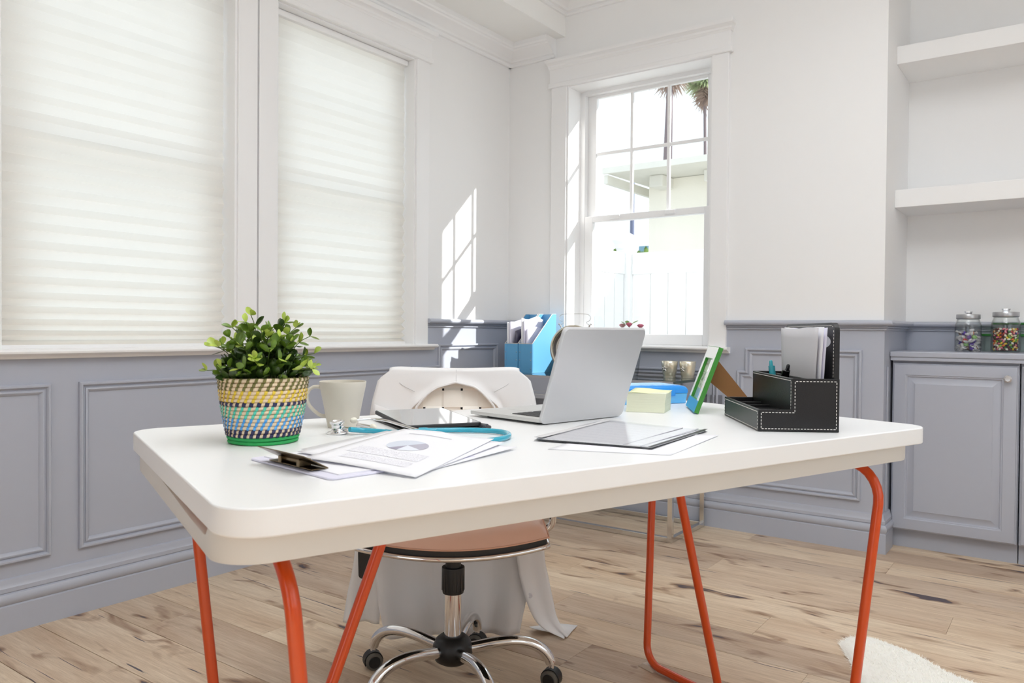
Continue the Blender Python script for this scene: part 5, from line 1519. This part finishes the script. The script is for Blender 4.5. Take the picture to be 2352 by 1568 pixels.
mag_file(0.294, 'right-hand blue magazine file, beside the alarm clock', [(0.012, 0.008, 0.165, 0.285, 'paper', 'tall white sheaf in the right blue file'), (0.024, 0.010, 0.178, 0.278, 'paper_lilac', 'tall lilac-white sheaf in the right blue file'), (0.044, 0.008, 0.160, 0.232, 'paper_lilac', 'short lilac-white sheaf in the right blue file')])

# alarm clock
ck = thing('alarm_clock', 'large round metal alarm clock with a wire handle', 'clock', (0.605, -0.250, CZ + 0.0005), radians(15))
cr = 0.118; cz = 0.130
Ck = Matrix.Translation((0, 0, cz)) @ Matrix.Rotation(pi / 2, 4, 'X')
MB().lathe([(cr - 0.004, -0.035), (cr, -0.030), (cr + .001, 0.022), (cr + .004, 0.030), (cr + .002, 0.036), (cr - .006, 0.038), (cr - .012, 0.034), (cr - 0.014, 0.028)], 56, Ck, cap1=False).build('case', 'clock_bezel', ck, 40)
MB().lathe([(cr - 0.0135, 0.030), (cr - 0.026, 0.024)], 56, Ck, cap0=False, cap1=False).build('inner_ring', 'clock_ring', ck, 40)
face = MB().lathe([(cr - 0.024, 0.0235), (0.0, 0.0236)], 56, Ck).build('face', 'clock_face', ck)
for k in range(60):
    L = 0.010 if k % 5 == 0 else 0.005
    MB().box(-0.0012 if k % 5 == 0 else -0.0006, 0.0012 if k % 5 == 0 else 0.0006, cr - 0.032 - L, cr - 0.032, 0.0238, 0.0243, Ck @ Matrix.Rotation(2 * pi * k / 60, 4, 'Z')).build('minute_mark', 'black_plastic', face)
for L, w_, a in ((0.055, 0.003, 0.9), (0.078, 0.002, 2.6)): MB().box(-w_, w_, -0.01, L, 0.025, 0.026, Ck @ Matrix.Rotation(a, 4, 'Z')).build('hand', 'black_plastic', face)
MB().lathe([(cr - 0.014, 0.031), (0.0, 0.033)], 56, Ck, cap0=False).build('lens', 'clock_glass', ck, 60)
for s_ in (-1, 1):
    MB().tube([(s_ * 0.075, 0, 0.040), (s_ * 0.088, 0, 0.0)], [0.008, 0.006], 12).build('foot', 'clock_bezel', ck, 60)
    MB().tube([(s_ * 0.066, 0, cz + 0.098), (s_ * 0.073, 0, cz + 0.112), (s_ * 0.078, 0, cz + 0.122)], [0.0060, 0.0036, 0.0060], 12).build('handle_post', 'chrome', ck, 60)
    MB().lathe([(0, -0.005), (0.0045, -0.003), (0.0055, 0), (0.0045, 0.003), (0, 0.005)], 12, Matrix.Translation((s_ * 0.084, 0, cz + 0.126))).build('handle_ball', 'chrome', ck, 60)
hp = [(-0.078, 0, cz + 0.122), (-0.062, 0, cz + 0.130), (-0.063, 0, cz + 0.137), (-0.078, 0, cz + 0.146), (-0.082, 0, cz + 0.160), (-0.074, 0, cz + 0.172), (-0.050, 0, cz + 0.178), (0.0, 0, cz + 0.179), (0.050, 0, cz + 0.178), (0.074, 0, cz + 0.172), (0.082, 0, cz + 0.160), (0.078, 0, cz + 0.146), (0.063, 0, cz + 0.137), (0.062, 0, cz + 0.130), (0.078, 0, cz + 0.122)]
MB().tube(smooth_path(hp, 4), 0.0015, 8).build('handle', 'chrome', ck, 80)

# vase of roses
vx, vy = 0.925, -0.255
vs_ = thing('flower_vase', 'cut-glass vase of pink roses half hidden by the laptop lid', 'vase', (vx, vy, CZ + 0.0005))
pr = []
for k in range(25):
    f = k / 24; pr.append((0.036 + 0.016 * f ** 1.3 + (0.0016 if k % 2 else 0) * (0.2 < f < .75), 0.128 * f))
MB().lathe(pr + [(0.049, 0.128), (0.034, 0.006), (0, 0.006)], 20, cap1=False).build('vase', 'vase_glass', vs_)
rnd = random.Random(9)
petal = MB(); rows = []
for i in range(5):
    f = i / 4; rows.append([(0.013 * sin(pi * (0.15 + .7 * f)) * s_, 0.020 * f, 0.006 * (1 - s_ * s_) * -1 + 0.004 * f) for s_ in (-1, -.5, 0, .5, 1)])
petal.grid(rows); petal_m = {m_: petal.mesh('petal', m_, 180) for m_ in ('petal_pink', 'petal_pale')}
vleaf = leaf_mesh('leaf', 'leaf_mid', 0.035, 0.011, 0.2)
for k, (dx, dy, z_, mt) in enumerate([(-0.052, 0.01, 0.249, 'petal_pale'), (-0.005, -0.010, 0.254, 'petal_pink'), (0.050, 0.0, 0.247, 'petal_pink'), (-0.03, 0.045, 0.225, 'petal_pale'), (0.02, 0.05, 0.228, 'petal_pink'), (-0.028, -0.04, 0.225, 'petal_pink'), (0.03, -0.045, 0.218, 'petal_pale')]):
    stalk = MB().tube([(dx * 0.2, dy * 0.2, 0.012), (dx * 0.55, dy * 0.55, 0.13), (dx, dy, z_)], 0.0018, 6).build('stalk', 'stem_green', vs_, 60)
    bl = thing('bloom', loc=(dx, dy, z_ - 0.006)); bl.parent = vs_
    for q in range(13):
        p = bpy.data.objects.new('petal', petal_m[mt]); COL.objects.link(p); p.parent = bl
        ring = q // 5; p.rotation_euler = (radians(75 - 22 * ring) if ring < 3 else 1.4, 0, q * 2.4); p.rotation_euler = (radians(84 - 26 * (2 - ring)), 0, q * 2.4)
        s_ = 0.75 + 0.12 * (2 - ring); p.scale = (s_, s_, s_)
    for q in range(4):
        a = k * 1.3 + q * 1.7; f = 0.62 + .1 * q
        lf = bpy.data.objects.new('leaf', vleaf); COL.objects.link(lf); lf.parent = vs_
        lf.location = (dx * f, dy * f, 0.10 + (z_ - 0.10) * (f - .3)); lf.rotation_euler = (0.3, rnd.uniform(-.5, .5), a)
for (x, z_, a) in ((0.050, 0.185, -1.4), (0.046, 0.150, -1.7), (0.044, 0.135, -1.5), (0.018, 0.258, -0.9), (-0.03, 0.254, 1.2), (-0.02, 0.258, 0.4)):
    lf = bpy.data.objects.new('leaf', vleaf); COL.objects.link(lf); lf.parent = vs_; lf.location = (x * .7, -0.02, z_); lf.rotation_euler = (0.25, 0.2, a)

# mercury glass votives with a star ornament
def votive(x, y, label):
    o = thing('votive_holder', label, 'candle holder', (x, y, CZ + 0.0005), radians(20), 'silver votive holders')
    prof = [(0.0, 0.0), (0.029, 0.0), (0.030, 0.003), (0.029, 0.010), (0.031, 0.014), (0.034, 0.030), (0.037, 0.055), (0.0395, 0.079), (0.0385, 0.080), (0.0360, 0.055), (0.031, 0.018), (0.0, 0.014)]
    rows = []
    for r_, z_ in prof: rows.append([(r_ * (1 + 0.02 * sin(5 * a)) * cos(a), r_ * (1 + 0.02 * sin(5 * a)) * sin(a), z_) for a in [2 * pi * k / 36 for k in range(36)]])
    MB().grid(rows, cu=True).build('cup', 'mercury_glass', o, 60)
    mb = MB()
    for k in range(5):
        a = 2 * pi * k / 5 + pi / 2
        mb.lathe([(0, 0.000), (0.004, 0.004), (0.0035, 0.009), (0.0015, 0.0145), (0, 0.016)], 7, Matrix.Translation((-0.020, -0.032, 0.044)) @ Matrix.Rotation(-0.55, 4, 'Z') @ Matrix.Rotation(a - pi / 2, 4, 'Y'))
    mb.build('star', 'chrome_soft', o, 60)
votive(1.082, -0.155, 'left of two small mercury glass candle cups with stars')
votive(1.168, -0.140, 'right of two small mercury glass candle cups, nearest the console end')

# wall socket
so = thing('wall_socket', 'small grey wall socket plate low behind the photo frame', 'socket', (1.262, -0.006, 0.60))
MB().box(-0.030, 0.030, -0.006, 0.0, -0.04, 0.04).build('plate', 'outlet_grey', so, bevel=0.002)
for z_ in (-0.017, 0.017): MB().box(-0.015, 0.015, -0.0075, -0.006, z_ - 0.012, z_ + 0.012).build('outlet', 'outlet_grey', so, bevel=0.001)

# ------------------------------------------------------------------ sweet jars on the worktop
def jar(x, y, s_, label):
    o = thing('sweet_jar', label, 'jar', (x, y, 0.8665), 0, 'sweet jars on the worktop')
    R_, Hh = 0.0535 * s_, 0.148 * s_
    pr = [(0.0, 0.0), (R_ * .93, 0.0), (R_, 0.005), (R_, Hh * .74), (R_ * .985, Hh * .80), (R_ * .93, Hh * .865), (R_ * .86, Hh * .92), (R_ * .83, Hh * .96), (R_ * .84, Hh)]
    MB().lathe(pr, 40, cap1=False).build('glass', 'jar_glass', o, 60)
    pi_ = [(0.0, 0.005), (R_ * .90, 0.005), (R_ * .955, 0.010), (R_ * .955, Hh * .74), (R_ * .94, Hh * .80), (R_ * .885, Hh * .865), (R_ * .815, Hh * .92), (R_ * .79, Hh)]
    MB().lathe(pi_, 40, cap1=False).build('inner_glass', 'jar_glass', o, 60)
    ld = MB().lathe([(R_ * .80, Hh - .004), (R_ * .895, Hh - .002), (R_ * .905, Hh), (R_ * .905, Hh + .0155 * s_), (R_ * .88, Hh + .018 * s_), (R_ * .4, Hh + .0195 * s_), (0, Hh + .0195 * s_)], 40).build('lid', 'jar_lid', o, 40)
    MB().lathe([(R_ * .26, Hh + .019 * s_), (R_ * .25, Hh + .024 * s_), (R_ * .30, Hh + .030 * s_), (R_ * .29, Hh + .0325 * s_), (0, Hh + .033 * s_)], 6).build('knob', 'chrome', ld, 30)
    return R_ * .93, o
R1, _ = jar(2.277, 0.380, 1.0, 'left jar with silver lid, half full of wrapped sweets')
R2, _ = jar(2.418, 0.400, 1.06, 'right jar with silver lid, filled with jelly beans')
rnd = random.Random(21)
# jelly beans
bean = MB(); rows = []
for i in range(7):
    f = i / 6; a = -pi / 2 + pi * f; r_ = 0.0046 * cos(a) if 0 < i < 6 else 0.0003
    rows.append([(0.0075 * sin(a), r_ * cos(q) + 0.0012 * (sin(a) ** 2), r_ * sin(q)) for q in [2 * pi * k / 8 for k in range(8)]])
bean.grid(rows, cu=True)
beancols = [('white', rgb(240, 232, 214)), ('red', rgb(176, 30, 34)), ('dark red', rgb(104, 24, 30)), ('orange', rgb(236, 120, 24)), ('yellow', rgb(226, 190, 30)), ('green', rgb(40, 110, 50)), ('lime', rgb(130, 180, 50)), ('pink', rgb(226, 120, 136)), ('blue', rgb(44, 70, 140)), ('black', rgb(44, 34, 46)), ('brown', rgb(96, 60, 46)), ('peach', rgb(240, 200, 150))]
bm_ = []
for nm, c_ in beancols:
    pbr('bean_' + nm.replace(' ', '_'), c_, 0.22, coat=0.4)
    bm_.append((nm, bean.mesh('jelly_bean', 'bean_' + nm.replace(' ', '_'), 180)))
wts = [6, 5, 5, 3, 4, 3, 2, 4, 2, 4, 2, 3]
nb_ = 0; lay = 0
z_ = 0.0125; layer = 0
ORD = ['first', 'second', 'third', 'fourth', 'fifth', 'sixth', 'seventh', 'eighth', 'ninth', 'tenth', 'eleventh', 'twelfth', 'thirteenth', 'fourteenth', 'fifteenth', 'sixteenth', 'seventeenth', 'eighteenth', 'nineteenth', 'twentieth', 'twenty-first', 'twenty-second', 'twenty-third', 'twenty-fourth', 'twenty-fifth', 'twenty-sixth', 'twenty-seventh', 'twenty-eighth']
while z_ < 0.100:
    for ring, rr in enumerate((R2 - 0.0090, R2 - 0.0195)):
        n = int(2 * pi * rr / 0.0125); place = 0
        for k in range(n):
            a = 2 * pi * (k + 0.5 * (layer % 2) + rnd.uniform(-.15, .15)) / n + radians(92)
            # the half turned to the room, and only the outer ring behind the top layer
            vis = cos(a - radians(-88))
            if ring == 0 and vis < 0.02: continue
            if ring == 1 and (z_ < 0.088 or vis < -0.5): continue
            i = rnd.choices(range(len(bm_)), wts)[0]
            o = bpy.data.objects.new('jelly_bean', bm_[i][1]); COL.objects.link(o)
            o.location = (2.418 + rr * cos(a), 0.400 + rr * sin(a), 0.8665 + z_ + rnd.uniform(-.0022, .0022))
            o.rotation_euler = (rnd.uniform(-.3, .3), rnd.uniform(-1.2, 1.2), a + pi / 2 + rnd.uniform(-.9, .9))
            if ring == 0: lb = '%s jelly bean in right jar, %s row from bottom, %s from left' % (bm_[i][0], ORD[layer], ORD[place])
            else: lb = '%s jelly bean heaped inside right jar, %s row up, %s in inner ring' % (bm_[i][0], ORD[layer], ORD[place])
            place += 1
            tag(o, lb, 'sweet', '%s jelly beans in the right-hand jar' % bm_[i][0]); nb_ += 1
    z_ += 0.0087; layer += 1
# heart of the fill
mb = MB().lathe([(0.0, 0.0065), (R2 - 0.016, 0.0065), (R2 - 0.016, 0.090), (R2 * .4, 0.097), (0, 0.099)], 20)
pbr('bean_heap', rgb(120, 60, 56), 0.5, var=0.6, vscale=90)
hp_ = tag(mb.build('jelly_bean_heap', 'bean_heap', loc=(2.418, 0.400, 0.8665)), 'jelly beans packed in the middle of the right-hand jar', 'sweets', kind='stuff')
# wrapped sweets
sw = [('purple', rgb(96, 62, 168)), ('white', rgb(226, 222, 220)), ('brown', rgb(110, 84, 74)), ('orange', rgb(240, 130, 50)), ('green', rgb(150, 196, 120)), ('red', rgb(206, 60, 60))]
swm = []
for nm, c_ in sw:
    pbr('sweet_' + nm, c_, 0.35, bump=0.3, bscale=300)
    mb = MB()
    mb.lathe([(0.0, -0.0115), (0.0065, -0.010), (0.0095, -0.004), (0.0095, 0.004), (0.0065, 0.010), (0.0, 0.0115)], 12)
    mb.cur = 1
    for s_ in (-1, 1):
        rows = []
        for i in range(4):
            f = i / 3; rows.append([((0.0025 + 0.0075 * f) * (1 + 0.3 * (k % 2)) * cos(2 * pi * k / 12), (0.0025 + 0.0075 * f) * (1 + .3 * (k % 2)) * 0.5 * sin(2 * pi * k / 12), s_ * (0.0105 + 0.013 * f)) for k in range(12)])
        mb.grid(rows, cu=True)
    swm.append((nm, mb.mesh('wrapped_sweet', ['sweet_' + nm, 'candy_wrap'], 60)))
order = [0, 1, 1, 2, 0, 1, 3, 0, 1, 4, 0, 1, 2, 1, 0, 5, 1, 0, 2, 1, 1, 0, 4, 1, 2, 0, 1, 3]
k = 0
for lay_ in range(5):
    zz = 0.015 + 0.0165 * lay_
    nn = (7, 6, 6, 5, 4)[lay_]
    for q in range(nn):
        rr = (R1 - 0.0225) if q < nn - 1 or lay_ < 4 else 0.012
        a = radians(-90) + (q - (nn - 1) / 2) * (radians(250) / nn) + 0.25 * (lay_ % 2) + rnd.uniform(-.1, .1)
        i = order[k % len(order)]; k += 1
        o = bpy.data.objects.new('wrapped_sweet', swm[i][1]); COL.objects.link(o)
        o.location = (2.277 + rr * cos(a), 0.380 + rr * sin(a), 0.8665 + zz + rnd.uniform(-.001, .001))
        o.rotation_euler = (rnd.uniform(0.7, 2.3), rnd.uniform(-.4, .4), a + pi / 2 + rnd.uniform(-.5, .5))
        tag(o, '%s twist-wrapped sweet in left jar, %s row from bottom, %s from left' % (swm[i][0], ORD[lay_], ORD[q]), 'sweet', '%s wrapped sweets in the left-hand jar' % swm[i][0])
# green-lidded tubs behind the jars
tb_ = thing('storage_tub', 'clear tub with a green lid behind the sweet jars, lower of two', 'tub', (2.42, 0.472, 0.8665), 0, 'green-lidded tubs')
rr_box(MB(), -0.098, 0.098, -0.0, 0.045, 0.0, 0.068, 0.012).build('body', 'tub_plastic', tb_, 40)
rr_box(MB(), -0.101, 0.101, -0.003, 0.047, 0.069, 0.080, 0.014).build('lid', 'tub_green', tb_, 40, bevel=0.002)
tb2 = thing('storage_tub', 'small clear green-lidded tub standing on top of another tub', 'tub', (2.445, 0.472, 0.947), 0, 'green-lidded tubs')
rr_box(MB(), -0.085, 0.085, 0.0, 0.045, 0.0, 0.040, 0.012).build('body', 'tub_plastic', tb2, 40)
rr_box(MB(), -0.088, 0.088, -0.003, 0.047, 0.041, 0.050, 0.014).build('lid', 'tub_green', tb2, 40, bevel=0.002)

# ------------------------------------------------------------------ sheepskin rug
rug = thing('sheepskin_rug', 'off-white sheepskin rug on the boards at the lower right', 'rug', (2.62, -1.62, 0.0))
outl = [(2.118, -1.105), (2.150, -1.068), (2.200, -1.075), (2.299, -1.121), (2.398, -1.207), (2.52, -1.25), (2.68, -1.29), (2.86, -1.40), (2.98, -1.58), (3.02, -1.82), (3.08, -2.02), (3.02, -2.16), (2.86, -2.14), (2.72, -2.02), (2.60, -1.86), (2.44, -1.72), (2.30, -1.58), (2.22, -1.44), (2.18, -1.32), (2.135, -1.22), (2.108, -1.16)]
op = [Vector((x - 2.62, y + 1.62, 0)) for x, y in outl]
op = smooth_path(op + [op[0]], 3)[:-1]
rows = []
for f, z_ in ((1.0, 0.001), (1.005, 0.006), (0.985, 0.013), (0.9, 0.018), (0.6, 0.019), (0.3, 0.019), (0.02, 0.019)):
    rows.append([(p.x * f, p.y * f, z_) for p in op])
mb = MB(); mb.grid(rows, cu=True); mb.f.append(list(range(len(op)))); mb.mi.append(0)
mb.build('skin', 'fur', rug, 60)
rnd = random.Random(4); mb = MB()
n = len(op)
for k in range(26000):
    a = rnd.uniform(0, n); i = int(a); f = sqrt(rnd.random()) if rnd.random() < .75 else rnd.uniform(.93, 1.01)
    p = op[i].lerp(op[(i + 1) % n], a - i) * f
    w = CAM_LOC - (p + Vector((2.62, -1.62, 0)))
    d = Vector((p.x, p.y, 0)).normalized() * (0.012 if f > .9 else 0.004) + Vector((rnd.gauss(0, .006), rnd.gauss(0, .006), 0.007 * rnd.uniform(.5, 1.2) if f < .95 else 0.004))
    z_ = 0.017 if f < .9 else (0.012 if f < .97 else 0.004)
    s_ = Vector((rnd.gauss(0, 1), rnd.gauss(0, 1), 0)).normalized() * 0.0014
    b_ = Vector((p.x, p.y, z_))
    mb.add([b_ - s_, b_ + s_, b_ + d], [(0, 1, 2)])
tag(mb.build('fleece', 'fur', rug), kind='stuff')
